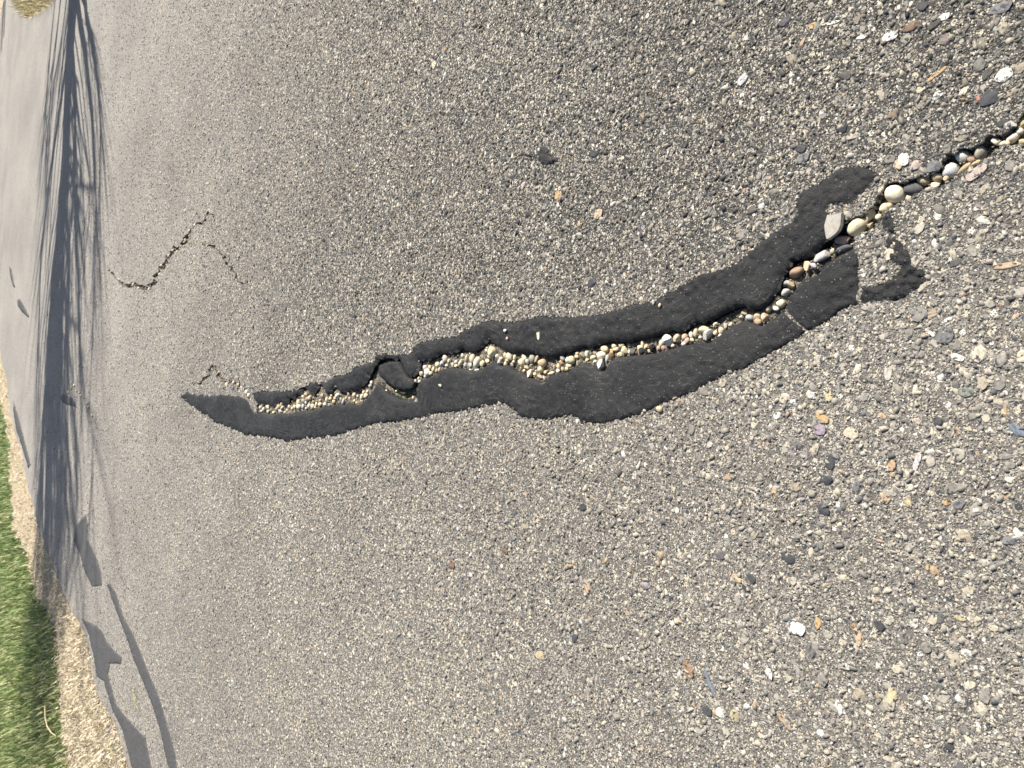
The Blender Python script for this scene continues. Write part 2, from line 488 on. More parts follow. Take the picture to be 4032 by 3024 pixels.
LO_OUT_B = [(3381, 1050), (3381, 1127), (3383, 1196), (3346, 1202), (3316, 1222), (3286, 1241), (3246, 1271), (3184, 1304)]
TAIL = [(3390, 1196), (3445, 1187), (3520, 1182), (3575, 1167), (3590, 1147), (3634, 1127), (3654, 1097), (3634, 1062), (3595, 1057),
        (3585, 1008), (3565, 978), (3525, 938), (3520, 859), (3492, 829), (3472, 878), (3495, 918), (3490, 968), (3510, 1033),
        (3550, 1047), (3540, 1077), (3495, 1107), (3445, 1127), (3388, 1130)]
FLAP = [(1489, 1445), (1503, 1434), (1532, 1424), (1566, 1424), (1572, 1440), (1588, 1468), (1601, 1486), (1622, 1492), (1626, 1513),
        (1620, 1531), (1591, 1538), (1568, 1529), (1543, 1520), (1512, 1497), (1496, 1481), (1487, 1468)]
BLOT = [(2043, 608), (2080, 604), (2110, 614), (2132, 580), (2148, 574), (2165, 600), (2160, 622), (2200, 624), (2202, 634), (2160, 646),
        (2146, 665), (2128, 632), (2100, 622), (2070, 614), (2044, 616)]
# the open crack where it runs through bare asphalt
CR_UP = [(3345, 862), (3394, 844), (3437, 812), (3453, 776), (3483, 731), (3512, 713), (3553, 718), (3616, 698), (3672, 683), (3704, 660),
         (3708, 628), (3724, 610), (3763, 603), (3772, 585), (3826, 581), (3871, 558), (3885, 536), (3916, 533), (3961, 522), (3980, 504),
         (4009, 466), (4032, 447), (4110, 400), (4250, 300), (4420, 220)]
CR_LO = [(4420, 330), (4250, 430), (4110, 540), (4032, 570), (3995, 570), (3957, 574), (3916, 590), (3898, 619), (3867, 631), (3824, 653), (3803, 671),
         (3758, 694), (3747, 712), (3699, 735), (3645, 746), (3604, 762), (3589, 779), (3566, 783), (3548, 799), (3505, 815), (3476, 840),
         (3471, 871), (3449, 885), (3426, 914), (3381, 916), (3367, 939), (3363, 966)]
THIN = [(978, 1545), (963, 1527), (940, 1513), (917, 1506), (888, 1508), (868, 1484), (850, 1457), (836, 1445), (818, 1484), (791, 1508), (768, 1504), (761, 1518)]
FAR1 = [(425, 1066), (466, 1098), (488, 1125), (511, 1125), (524, 1116), (561, 1139), (588, 1134), (615, 1094), (642, 1044), (678, 985),
        (714, 972), (732, 931), (768, 881), (796, 881), (827, 836), (841, 845)]
FAR2 = [(796, 962), (841, 972), (868, 1003), (895, 1039), (918, 1071), (954, 1125), (976, 1107)]
# edges of the road
L_EDGE = [(760, 3700), (620, 3350), (506, 3024), (452, 2853), (375, 2717), (357, 2590), (335, 2491), (289, 2423), (253, 2342), (190, 2178), (158, 2101), (127, 1975),
          (108, 1907), (81, 1762), (59, 1694), (41, 1613), (27, 1523), (14, 1440), (0, 1385), (-18, 1200), (-22, 900), (-14, 400), (0, 60), (12, 0), (14, -200), (10, -900)]
ISLAND = [(50, -900), (48, -150), (52, 0), (60, 25), (85, 55), (108, 72), (132, 65), (170, 45), (205, 15), (222, -25), (262, -160), (330, -420), (430, -900)]
L_STRAW = [(420, 3700), (330, 3350), (258, 3024), (226, 2807), (221, 2681), (212, 2545), (200, 2455), (131, 2342), (99, 2178), (45, 2088), (36, 1952), (27, 1726), (9, 1649), (-8, 1560), (-25, 1380), (-45, 1200), (-48, 900), (-40, 400), (-24, 60), (-10, -200), (-12, -900)]

# ------------------------------------------------------------------ ground, verges and road
def flat_sheet(name, pts, z, mat):
    v, f = triangulate(pts)
    me = pydata(name, [(p[0], p[1], z) for p in v], f)
    return link(name, me, mat)

gr = flat_sheet('ground', [(600 * math.cos(a), 600 * math.sin(a)) for a in np.linspace(0, 2 * math.pi, 65)[:-1]], -0.022, M_LAWN)
tag(gr, kind='structure')
ledge = np.array([Gp(p)[:2] for p in resample(L_EDGE, 22, 5, seed=4)])
isl = np.array([Gp(p)[:2] for p in resample(ISLAND, 8, 3, seed=5)])
strw = np.array([Gp(p)[:2] for p in resample(L_STRAW, 14, 9, seed=6)])
# dead-grass strip beside the road and the island on the right
sv = np.vstack([ledge, strw[::-1]])
tag(flat_sheet('verge', sv, -0.012, M_STRAW), kind='structure')
isl_poly = np.vstack([isl, [isl[-1] + np.array([14, -1]), isl[0] + np.array([14, 4])]])
tag(flat_sheet('island', isl_poly, -0.010, M_STRAW), kind='structure')

def gap_from_line(pts, w, seed):
    c = resample(pts, 8, 7, seed=seed)
    rg = np.random.default_rng(seed)
    t = np.gradient(c, axis=0)
    t /= np.linalg.norm(t, axis=1)[:, None] + 1e-9
    nr = np.stack([-t[:, 1], t[:, 0]], 1)
    k = np.linspace(0, 1, len(c))
    ww = w * (0.25 + 0.75 * np.sin(np.pi * np.clip(k, 0.03, 0.97)) ** 0.5) * rg.choice([0.3, 0.55, 0.85, 1.1, 1.4], len(c))
    return np.vstack([c + nr * ww[:, None], (c - nr * ww[:, None])[::-1]])

shift = lambda L, dy: [(x, y + dy) for x, y in L]
def offset_line(L, d, win=7):
    c = resample(L, 8)
    k = np.ones(win) / win
    pad = np.pad(c, ((win // 2, win // 2), (0, 0)), mode='edge')
    c = np.stack([np.convolve(pad[:, i], k, 'valid') for i in (0, 1)], 1)
    t = np.gradient(c, axis=0); t /= np.linalg.norm(t, axis=1)[:, None] + 1e-9
    return (c + np.stack([t[:, 1], -t[:, 0]], 1) * d)[::2]
main_gap = np.vstack([offset_line(UP_IN[2:-2], 16), resample(CR_UP, 8, 5, seed=21), resample(CR_LO, 8, 5, seed=22),
                      offset_line((LO_IN_A[3:] + LO_IN_B[:-1])[::-1], 14)])
GAPS = {'main': main_gap, 'thin': gap_from_line([(985, 1575)] + THIN, 8, 31), 'far1': gap_from_line(FAR1, 9.0, 32), 'far2': gap_from_line(FAR2, 6.5, 33)}
GW = {k: np.array([Gp(p)[:2] for p in v]) for k, v in GAPS.items()}
near_r = [(9.0, -4.0), (-3.6, -4.0)]
outer = np.vstack([ledge, [isl[0] + np.array([6.0, 0.2])], isl[0:1], isl[1:], [(9.0, isl[-1][1] - 1.0)], near_r])
rv, rf = triangulate(outer, list(GW.values()))
V = [(p[0], p[1], 0.0) for p in rv]
Fc = [tuple(f) for f in rf]
for loop in GW.values():
    s = len(V); n = len(loop)
    V += [(p[0], p[1], 0.0) for p in loop] + [(p[0], p[1], -0.05) for p in loop]
    Fc += [(s + i, s + (i + 1) % n, s + n + (i + 1) % n, s + n + i) for i in range(n)]
s = len(V); n = len(outer)
V += [(p[0], p[1], 0.0) for p in outer] + [(p[0], p[1], -0.055) for p in outer]
Fc += [(s + i, s + (i + 1) % n, s + n + (i + 1) % n, s + n + i) for i in range(n)]
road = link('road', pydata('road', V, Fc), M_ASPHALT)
tag(road, kind='structure')

def bed_z(px):
    px = np.asarray(px, float)
    return np.interp(px, [400, 900, 1440, 1490, 1620, 1660, 2300, 2700, 3000, 3300, 4032], [-.008, -.008, -.010, -.020, -.020, -.010, -.011, -.012, -.014, -.016, -.016])

def dist_to(pts, line):
    """distance of each point to a polyline (brute force on samples)"""
    L = resample(line, 3.0)
    out = np.full(len(pts), 1e9)
    for i in range(0, len(L), 200):
        q = L[i:i + 200]
        d = np.sqrt(((pts[:, None, :] - q[None]) ** 2).sum(-1)).min(1)
        out = np.minimum(out, d)
    return out

# ------------------------------------------------------------------ aggregate in the asphalt
TAR_POLYS = [np.array(UP_IN + UP_OUT), np.array(LO_IN_A + LO_OUT_A), np.array(LO_IN_B + LO_OUT_B), np.array(TAIL), np.array(BLOT)]
FAR_TAR = {
 'strip': [(420, 2301), (434, 2297), (457, 2333), (484, 2423), (529, 2505), (556, 2572), (588, 2654), (624, 2735), (646, 2807), (665, 2875), (687, 2952), (698, 3024), (760, 3300),
           (722, 3300), (665, 3024), (651, 2975), (633, 2884), (601, 2780), (565, 2690), (524, 2590), (497, 2509), (448, 2378)],
 'edge': [(325, 2437), (380, 2464), (407, 2491), (420, 2527), (452, 2563), (479, 2586), (479, 2613), (434, 2613), (427, 2658), (439, 2703), (457, 2771), (488, 2812),
          (524, 2853), (574, 2907), (592, 2997), (596, 3024), (610, 3200), (570, 3200), (519, 3024), (483, 2875), (442, 2794), (408, 2681), (381, 2663), (370, 2590), (350, 2500)],
 'corner': [(300, 2070), (339, 2024), (346, 2065), (344, 2119), (362, 2155), (384, 2205), (398, 2250), (402, 2306), (362, 2310), (330, 2240), (315, 2180), (290, 2130)],
 'head': [(68, 1184), (76, 1174), (98, 1208), (115, 1245), (112, 1251), (90, 1232), (71, 1207)],
 'handle': [(36, 1044), (44, 1058), (50, 1085), (60, 1132), (54, 1134), (40, 1085)],
 'fan': [(54, 1577), (60, 1600), (78, 1660), (98, 1740), (122, 1830), (112, 1846), (88, 1765), (64, 1690), (52, 1620)],
 'mid': [(238, 1552), (262, 1556), (285, 1566), (296, 1585), (303, 1606), (280, 1598), (255, 1590), (240, 1575)],
}
HOLES = list(GAPS.values())
TARS = TAR_POLYS + [np.array(p) for p in FAR_TAR.values()]

PAL = np.array([(0.21, 0.197, 0.175), (0.29, 0.268, 0.23), (0.37, 0.338, 0.28), (0.47, 0.413, 0.31), (0.53, 0.47, 0.36), (0.60, 0.57, 0.50),
                (0.058, 0.06, 0.064), (0.10, 0.098, 0.098), (0.42, 0.28, 0.15), (0.44, 0.33, 0.23), (0.36, 0.29, 0.26), (0.24, 0.22, 0.235)])
PRB = np.array([.20, .21, .17, .14, .09, .075, .05, .05, .010, .012, .005, .008])

NS = 262000
px = rng.uniform(120, 4240, NS); py = rng.uniform(-380, 3400, NS)
P, dep = G(px, py, 0.0)
mpp = dep / FPX                                        # metres per photo pixel
dpx = 6.0 * (1 - rng.uniform(0, 1, NS)) ** (-1 / 2.6)   # diameters in photo pixels
dm = dpx * mpp
keep = (dm < 0.017) & (P[:, 1] < 8)
keep &= rng.uniform(0, 1, NS) < 1 - sstep(0.006, 0.014, 6.0 * mpp)
keep &= ((px < 4060) & (py > -40) & (py < 3070)) | (rng.uniform(0, 1, NS) < 0.5)
for hp in HOLES + TARS:
    bb = (px > hp[:, 0].min()) & (px < hp[:, 0].max()) & (py > hp[:, 1].min()) & (py < hp[:, 1].max())
    ii = np.where(bb & keep)[0]
    jj = ii[inside(px[ii], py[ii], hp)]
    if any(hp is q for q in TAR_POLYS[:2]):        # a few stones still stand through the thin outer edge of the sealant
        ol = (UP_OUT if hp is TAR_POLYS[0] else LO_OUT_A)
        dd = dist_to(np.stack([px[jj], py[jj]], 1), ol)
        jj = jj[(dd > 13) | (rng.uniform(0, 1, len(jj)) < 0.25 + dd / 18)]
    keep[jj] = False
px, py, P, dm, dpx, mpp = px[keep], py[keep], P[keep], dm[keep], dpx[keep], mpp[keep]
NS = len(px)
dust = dust_at(P[:, 0], P[:, 1])
cidx = rng.choice(len(PAL), NS, p=PRB / PRB.sum())
scol = PAL[cidx] * rng.uniform(0.75, 1.2, (NS, 1))
lum = scol.mean(axis=1, keepdims=True)
dk = (1 - dust)[:, None]
scol = scol * (1 - 0.46 * dk * (rng.uniform(0, 1, (NS, 1)) < 0.8))                # cleaner side: more stones still black with bitumen
scol = scol * (1 - 0.30 * dust[:, None]) + np.array([0.25, 0.232, 0.20]) * 0.30 * dust[:, None]

# the largest ones and the ones that can be picked out in the photo become single objects
STONES = [  # x, y, semi axis along photo x, along photo y, turn in degrees, colour key
 (3140, 2477, 35, 26, 0, 'w'), (3222, 2459, 16, 26, 15, 'o'), (3380, 2505, 36, 16, 62, 'ot'), (3303, 2785, 15, 33, -10, 'w'), (3513, 2744, 20, 36, -8, 'y'),
 (3086, 2835, 40, 18, 42, 'ot'), (3466, 2468, 25, 22, 0, 'd'), (3814, 2572, 20, 13, 35, 'w'), (3782, 2437, 26, 11, -3, 'y'), (3251, 2306, 16, 14, 0, 'y'), (3624, 2577, 13, 13, 0, 'w'),
 (3778, 2753, 22, 19, 0, 'w'), (3656, 2762, 35, 9, 42, 'w'), (3810, 2907, 28, 14, 55, 'c'), (3231, 2889, 20, 17, 30, 'g1'), (3385, 2731, 25, 28, 0, 't'), (3100, 2430, 14, 14, 0, 'b'),
 (3746, 2948, 30, 22, 20, 'd'), (3773, 1409, 26, 14, 15, 'w'), (3238, 1646, 26, 26, 0, 'o'), (3357, 1712, 34, 25, 10, 'c'), (3267, 1820, 25, 28, 30, 'd'), (3253, 1888, 24, 24, -30, 'd'),
 (3378, 1920, 26, 34, 0, 'g'), (3489, 1965, 27, 24, 0, 'ot'), (3574, 1979, 17, 24, -10, 'y'), (3052, 1940, 19, 31, 0, 'ot'), (3611, 1820, 13, 40, 10, 'g1'), (3767, 1698, 16, 28, 0, 'ot'),
 (3810, 1689, 18, 15, 0, 'c'), (3782, 1992, 35, 33, 40, 'g'), (3800, 1540, 32, 25, 10, 'gg'), (3873, 1508, 30, 28, 20, 't'), (3959, 1621, 20, 34, 0, 'ot'), (4004, 1694, 36, 22, 15, 'b'),
 (3796, 2105, 30, 28, 10, 't'), (3977, 2119, 26, 26, 0, 'g'), (3281, 2083, 18, 9, 20, 'w'), (3091, 1572, 18, 26, 0, 'c'), (3127, 1581, 15, 15, 0, 'w'), (3201, 1558, 18, 16, 0, 'g1'),
 (3265, 1565, 20, 17, 0, 'y'), (3059, 1635, 15, 18, 0, 'w'), (3131, 1915, 24, 22, 0, 't'), (3244, 2006, 24, 24, 0, 'd'), (3726, 1974, 20, 17, 0, 'o'), (3473, 1637, 18, 12, 10, 'ot'),
 (3615, 1658, 19, 14, 0, 'p'), (3701, 1662, 30, 25, 0, 'd'), (3231, 1694, 24, 24, 0, 'pu'), (3279, 89, 40, 9, 0, 'w'), (3204, 103, 14, 16, 0, 'o'), (3583, 106, 33, 21, -5, 'br'),
 (3162, 170, 16, 26, 30, 'ot'), (3953, 301, 32, 34, 0, 'w'), (3633, 351, 20, 19, 0, 'c'), (3691, 379, 18, 24, 10, 'w'), (3691, 290, 40, 9, -30, 'o'), (3900, 379, 34, 36, 0, 'd'), (3992, 357, 40, 18, -25, 't'),
 (3856, 384, 9, 12, 0, 'r'), (2928, 312, 23, 18, -40, 'g1'), (3154, 585, 30, 19, 0, 'd'), (3162, 624, 30, 20, -15, 'g'), (3541, 652, 20, 26, 0, 'ot'), (3608, 646, 20, 24, 0, 'p'),
 (3677, 650, 24, 28, 0, 'g'), (3948, 780, 30, 14, -25, 't'), (3850, 678, 44, 22, -35, 'p'), (3884, 911, 22, 12, 0, 'p'), (3001, 808, 14, 14, 0, 'g1'), (3942, 33, 40, 25, 0, 'g'), (3719, 67, 20, 16, 0, 'w'),
 (3257, 267, 18, 10, -15, 'c'), (3120, 295, 15, 14, 0, 'w'), (3396, 145, 24, 12, -10, 'w'), (3508, 145, 28, 20, 0, 'w'), (1780, 2225, 13, 17, 0, 'br'), (2126, 2578, 16, 23, -15, 'y'),
 (2314, 2320, 17, 23, 10, 'ot'), (2264, 2510, 12, 22, 20, 'd'), (2067, 2074, 16, 14, 0, 't'), (2015, 2121, 16, 18, 0, 'g'), (1988, 2167, 14, 16, 0, 'br'), (2296, 2000, 16, 18, 0, 'd'),
 (1821, 2406, 14, 16, 0, 'g'), (1709, 255, 8, 18, 0, 'c'), (1896, 615, 11, 14, 20, 'ot'), (2196, 770, 10, 20, 0, 'o'), (2340, 608, 22, 17, 0, 'd'), (2064, 728, 14, 14, -30, 'p'), (1569, 808, 10, 13, 0, 'c'),
 (2711, 2635, 19, 42, -15, 'br2'), (2790, 2678, 62, 8, 57, 'b'), (3104, 2194, 30, 23, 20, 'd'), (2943, 2325, 25, 12, 25, 'd'), (2901, 2277, 20, 19, 0, 'ot'), (2961, 2277, 24, 20, 0, 'd'),
 (2788, 2802, 19, 18, 0, 'd'), (2895, 2813, 18, 31, 0, 'y'), (2836, 2802, 16, 26, -20, 'w'), (3032, 2652, 17, 24, -20, 'w'), (3967, 1047, 50, 15, -5, 'ot'), (3735, 1257, 27, 8, -30, 'w'), (3663, 1311, 25, 8, 35, 'w'), (3723, 1323, 34, 38, 0, 'g'), (3425, 735, 0, 0, 0, 'd'), (3700, 790, 0, 0, 0, 'd'), (2357, 844, 18, 22, 0, 'ot'), (2285, 880, 12, 14, 0, 'ot'), (2200, 770, 14, 24, 10, 'ot'), (2420, 620, 14, 8, 0, 'g'), (2330, 1115, 18, 24, 0, 'd'),
]
CK = {'w': (.64, .615, .55), 'o': (.47, .32, .16), 'ot': (.45, .335, .225), 'y': (.48, .405, .25), 'd': (.06, .062, .068), 'c': (.54, .475, .35), 'g1': (.50, .48, .46), 't': (.36, .31, .23), 'b': (.16, .19, .23),
      'g': (.17, .17, .17), 'gg': (.20, .21, .18), 'p': (.44, .36, .31), 'pu': (.32, .26, .30), 'br': (.19, .13, .085), 'br2': (.30, .20, .13), 'r': (.55, .16, .11)}
STONES = [s for s in STONES if s[2] > 0]
nbig = 300 - len(STONES)
inframe = (px > -20) & (px < 4052) & (py > -20) & (py < 3044)
order = np.argsort(-np.where(inframe, dpx, 0))
big, small = order[:nbig], order[nbig:]

def agg_mesh(name, idx, K=5):
    n = len(idx)
    a = dm[idx] * 0.5 * rng.uniform(0.95, 1.35, n)
    b = dm[idx] * 0.5 * rng.uniform(0.45, 0.95, n)
    th = rng.uniform(0, 2 * np.pi, n)
    ang = np.linspace(0, 2 * np.pi, K, endpoint=False)[None, :] + rng.uniform(-0.5, 0.5, (n, K))
    rad = rng.uniform(0.62, 1.25, (n, K))
    ex = np.cos(ang) * rad * a[:, None]; ey = np.sin(ang) * rad * b[:, None]
    c, s_ = np.cos(th)[:, None], np.sin(th)[:, None]
    X = ex * c - ey * s_; Y = ex * s_ + ey * c
    hgt = np.minimum(b * rng.uniform(0.15, 0.85, n), 0.0026)
    top = rng.uniform(0.55, 0.82, (n, 1))
    tx = rng.uniform(-.35, .35, (n, 1)); ty = rng.uniform(-.35, .35, (n, 1))
    zt = hgt[:, None] * (1 + (tx * X + ty * Y) * top / np.maximum(b[:, None], 1e-6) * 0.6)
    x0, y0 = P[idx, 0:1], P[idx, 1:2]
    co = np.empty((n, 2 * K, 3))
    co[:, :K, 0] = x0 + X; co[:, :K, 1] = y0 + Y; co[:, :K, 2] = -0.0008
    co[:, K:, 0] = x0 + X * top; co[:, K:, 1] = y0 + Y * top; co[:, K:, 2] = np.maximum(zt, 0.0002)
    lp = []
    for i in range(K):
        lp += [i, (i + 1) % K, K + (i + 1) % K, K + i]
    lp += list(range(K, 2 * K))
    lp = np.array(lp)
    loops = (lp[None, :] + (np.arange(n) * 2 * K)[:, None]).ravel()
    tot = np.array([4] * K + [K])
    starts = (np.concatenate([[0], np.cumsum(tot)[:-1]])[None, :] + (np.arange(n) * len(lp))[:, None]).ravel()
    me = bpy.data.meshes.new(name)
    me.vertices.add(n * 2 * K); me.vertices.foreach_set('co', co.ravel())
    me.loops.add(len(loops)); me.loops.foreach_set('vertex_index', loops.astype(np.int32))
    me.polygons.add(n * (K + 1)); me.polygons.foreach_set('loop_start', starts.astype(np.int32))
    at = me.attributes.new('col', 'FLOAT_COLOR', 'FACE')
    fc = np.ones((n, K + 1, 4))
    fc[:, :, :3] = scol[idx][:, None, :]
    ring = rng.uniform(0, 1, n) < 0.12                    # stones whose worn top is still black, a pale rim around it
    fc[ring, K, :3] = np.array([0.07, 0.07, 0.07]) + 0.08 * dust[idx][ring][:, None]
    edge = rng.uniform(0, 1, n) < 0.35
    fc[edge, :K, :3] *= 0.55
    at.data.foreach_set('color', fc.ravel())
    me.update(); me.validate()
    return me

scol *= (1 + 0.14 * vnoise(P[:, 0] * 1.7, P[:, 1] * 1.7, 41) + 0.08 * vnoise(P[:, 0] * 5, P[:, 1] * 5, 42))[:, None]
coarse = dpx[small] > 11
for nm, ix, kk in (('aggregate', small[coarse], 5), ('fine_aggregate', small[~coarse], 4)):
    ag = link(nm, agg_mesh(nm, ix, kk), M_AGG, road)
    ag['kind'] = 'stuff'

def blob(sub, seed, angular, amp=0.22):
    """unit pebble: rounded lump, or a lump cut by a few planes"""
    rg = random.Random(seed)
    bm = bmesh.new()
    bmesh.ops.create_icosphere(bm, subdivisions=sub, radius=1.0)
    dirs = [Vector((rg.gauss(0, 1), rg.gauss(0, 1), rg.gauss(0, 1))).normalized() for _ in range(6)]
    am = [rg.uniform(-amp, amp) for _ in dirs]
    pl = [(Vector((rg.gauss(0, 1), rg.gauss(0, 1), rg.gauss(0, 0.8))).normalized(), rg.uniform(0.5, 0.85)) for _ in range(9 if angular else 5)]
    for v in bm.verts:
        d = v.co.normalized()
        r = 1 + sum(a * max(0, d.dot(q)) ** 2 for a, q in zip(am, dirs))
        p = d * r
        for q, h in pl:
            k = p.dot(q) - h
            if k > 0:
                p -= q * k * (0.95 if angular else 0.5)
        v.co = p
    mx = [max(abs(v.co[i]) for v in bm.verts) for i in range(3)]
    for v in bm.verts:
        v.co = Vector((v.co.x / mx[0], v.co.y / mx[1], v.co.z / mx[2]))
    me = bpy.data.meshes.new('pebble_shape')
    bm.to_mesh(me); bm.free()
    return me

# single stones set in the asphalt: low lumps, mostly sunk
st_meshes = []
for i in range(14):
    me = blob(2, 300 + i, True, 0.45)
    for v in me.vertices:                                  # worn flat by traffic, with a slight tilt
        v.co.z = min(v.co.z, 0.5 + 0.12 * v.co.x - 0.1 * v.co.y)
    me.name = 'stone'
    me.materials.append(M_STONE)
    st_meshes.append(me)
def set_stone(x, y, a, b, deg, col, h=None, z=0.0):
    p, d = G(float(x), float(y), 0.0)
    mp = float(d) / FPX
    t = math.radians(deg)
    o = bpy.data.objects.new('stone', random.choice(st_meshes))
    COL.objects.link(o)
    fo = 1.0
    o.location = (p[0], p[1], z)
    o.scale = (a * mp, b * mp, h if h else min(0.0042, 0.55 * min(a, b) * mp))
    dirv = (-math.sin(t), -math.cos(t))                    # photo +x points to the camera (-Y), photo +y to -X
    o.rotation_euler = (0, 0, math.atan2(dirv[1], dirv[0]))
    kk = random.uniform(0.88, 1.1)
    o.color = (*[min(1, c * kk) for c in col], 1)
    o.parent = road
    return o
def stretch(x, a, deg):
    return a
for (x, y, a, b, deg, ck) in STONES:
    # depth on a receding plane is foreshortened: lengthen the axis that runs away from the camera
    p, d = G(float(x), float(y), 0.0)
    sn = CAM_H / np.linalg.norm(p - np.array([0, 0, CAM_H]))
    t = math.radians(deg)
    fa = math.hypot(math.cos(t) / sn, math.sin(t)); fb = math.hypot(math.sin(t) / sn, math.cos(t))
    set_stone(x, y, a * fa, b * fb, deg, CK[ck])
for i in big:
    a = dpx[i] * 0.5 * random.uniform(1.0, 1.4)
    set_stone(px[i], py[i], a, a * random.uniform(0.55, 0.9), random.uniform(0, 180), tuple(scol[i]))

# ------------------------------------------------------------------ tar
def tar(name, inner, outer_l, label, cat, thick=0.0038, step=7.0, lip=0.016, jit=5.5, seed=1, group=None, rough=1.0, lift=0.0, wrinkle=1.0, feather=0.004, old=False):
    """a sheet of sealant: `inner` is the torn lip over the crack (may be empty), `outer_l` the feathered edge"""
    o_l = resample(outer_l, 5, jit, closed=not inner, seed=seed)
    if inner:
        i_l = resample(inner, 6, 1.6, seed=seed + 1)
        poly = np.vstack([i_l, o_l])
    else:
        i_l = None
        poly = o_l
    xs, ys = np.meshgrid(np.arange(poly[:, 0].min(), poly[:, 0].max(), step), np.arange(poly[:, 1].min(), poly[:, 1].max(), step))
    xs = xs.ravel() + rng.uniform(-.35, .35, xs.size) * step; ys = ys.ravel() + rng.uniform(-.35, .35, ys.size) * step
    ok = inside(xs, ys, poly)
    pts = np.stack([xs[ok], ys[ok]], 1)
    bd = dist_to(pts, np.vstack([poly, poly[:1]]))
    pts = pts[bd > step * 0.45]
    v, f = triangulate(poly, extra=pts)
    w3, dp = G(v[:, 0], v[:, 1], 0.0)
    mp = dp / FPX
    do = dist_to(v, np.vstack([o_l] if inner else [o_l, o_l[:1]])) * mp
    x, y = w3[:, 0], w3[:, 1]
    z = thick * (1 - np.exp(-do / feather)) + 0.0004
    # pebbly relief of the asphalt underneath, and slow swells
    z += rough * (0.0011 * vnoise(x * 110, y * 110, seed) + 0.0009 * vnoise(x * 230, y * 230, seed + 1)) * (1 + 1.2 * np.exp(-do / 0.02)) * sstep(0, 0.003, do)
    z += 0.0016 * vnoise(x * 22, y * 22, seed + 2) * sstep(0, 0.01, do)
    if inner:
        di = dist_to(v, i_l) * mp
        z += wrinkle * 0.0011 * np.sin(di * 950 + 5 * vnoise(x * 28, y * 28, seed + 4)) * np.exp(-di / 0.022) * (0.5 + 0.5 * vnoise(x * 40, y * 40, seed + 5))
        z -= lip * np.exp(-di / 0.0045)
    z += lift
    w3[:, 2] = z
    # walls below the rim
    V = [tuple(p) for p in w3]; F_ = [tuple(q) for q in f]
    key = {(round(p[0], 3), round(p[1], 3)): i for i, p in enumerate(v)}
    ids = [key.get((round(p[0], 3), round(p[1], 3))) for p in poly]
    ids = [i for i in ids if i is not None]
    s0 = len(V)
    ni = len(i_l) if inner else 0
    for j, i in enumerate(ids):
        p = V[i]
        V.append((p[0], p[1], min(p[2] - 0.001, -0.034 if j < ni and not lift else p[2] - 0.012)))
    for j in range(len(ids)):
        k = (j + 1) % len(ids)
        F_.append((ids[j], s0 + j, s0 + k, ids[k]))
    me = pydata(name, V, F_)
    at = me.attributes.new('lip', 'FLOAT', 'POINT')
    at.data.foreach_set('value', list(di if inner else np.full(len(v), 9.0)) + [9.0] * (len(V) - len(v)))
    o = link(name, me, M_TAR_OLD if old else M_TAR, None, smooth=True)
    return tag(o, label, cat, group)

GT = 'strips of tar sealing the long crack'
tar('tar_seal', UP_IN, UP_OUT, 'thick black tar strip right of the pebble-filled crack, notched at its far end', 'tar seal', seed=40, thick=0.005, lip=0.010, group=GT)
tar('tar_seal', LO_IN_A, LO_OUT_A, 'long black tar strip left of the pebble-filled crack, tapering to a point far away', 'tar seal', seed=50, thick=0.0035, lip=0.007, rough=0.75, group=GT)
tar('tar_seal', LO_IN_B, LO_OUT_B, 'near square-cut end of the tar strip left of the crack, beyond a hairline split', 'tar seal', seed=60, thick=0.0035, lip=0.007, group=GT)
tar('tar_smear', [], TAIL, 'rough hook-shaped smear of black tar near the largest pebbles', 'tar smear', seed=70, thick=0.0026, rough=1.5, feather=0.0015)
tar('tar_flap', [], FLAP, 'broken rounded flap of black tar sunk in the widest part of the crack', 'tar flap', seed=80, thick=0.004, lift=-0.0012, jit=2.0)
tar('tar_smear', [], BLOT, 'small star-shaped black tar splash on bare asphalt right of the crack', 'tar smear', seed=90, thick=0.0014, rough=1.2, feather=0.0015)
FL = {'strip': ('tar_strip', 'long smooth grey tar strip running beside the dry grass edge', 'tar strip'),
      'edge': ('tar_patch', 'broad smooth tar patch with a side lobe hugging the dry grass edge', 'tar patch'),
      'corner': ('tar_patch', 'stepped patch of tar and painted tree shadow beyond the smooth grey tar strip', 'tar patch'),  # outer side of the tree's shadow partly built into this dark sheet
      'head': ('tar_patch', 'leaf-shaped tar patch on the far road beyond the tree shadow', 'tar patch'),
      'handle': ('tar_patch', 'thin tar streak leading to the leaf-shaped patch on the far road', 'tar patch'),
      'fan': ('tar_patch', 'narrow grey wedge along the far curved edge of the road', 'tar patch'),  # thin grey sheet narrowing along the road edge
      'mid': ('tar_patch', 'small tar patch inside the tree shadow beside scattered pale gravel', 'tar patch')}
for i, (k, p) in enumerate(FAR_TAR.items()):
    nm, lb, ct = FL[k]
    tar(nm, [], p, lb, ct, seed=100 + 3 * i, thick=0.002, step=6.0, jit=1.2, rough=0.5, old=True)

# ------------------------------------------------------------------ pebbles in and beside the crack
PC = {'c': ('cream', (.66, .56, .37)), 'C': ('pale cream', (.72, .64, .48)), 'w': ('whitish', (.68, .655, .59)), 'g': ('grey', (.38, .37, .335)), 'G': ('light grey', (.54, .525, .47)),
      'b': ('blue-grey', (.47, .485, .47)), 'o': ('orange', (.58, .36, .17)), 'p': ('pink', (.56, .36, .29)), 't': ('tan', (.46, .36, .23)), 'd': ('dark grey', (.12, .125, .125)),
      'P': ('peach', (.64, .47, .31)), 'br': ('brown', (.36, .24, .17)), 'y': ('yellowish', (.62, .48, .24))}
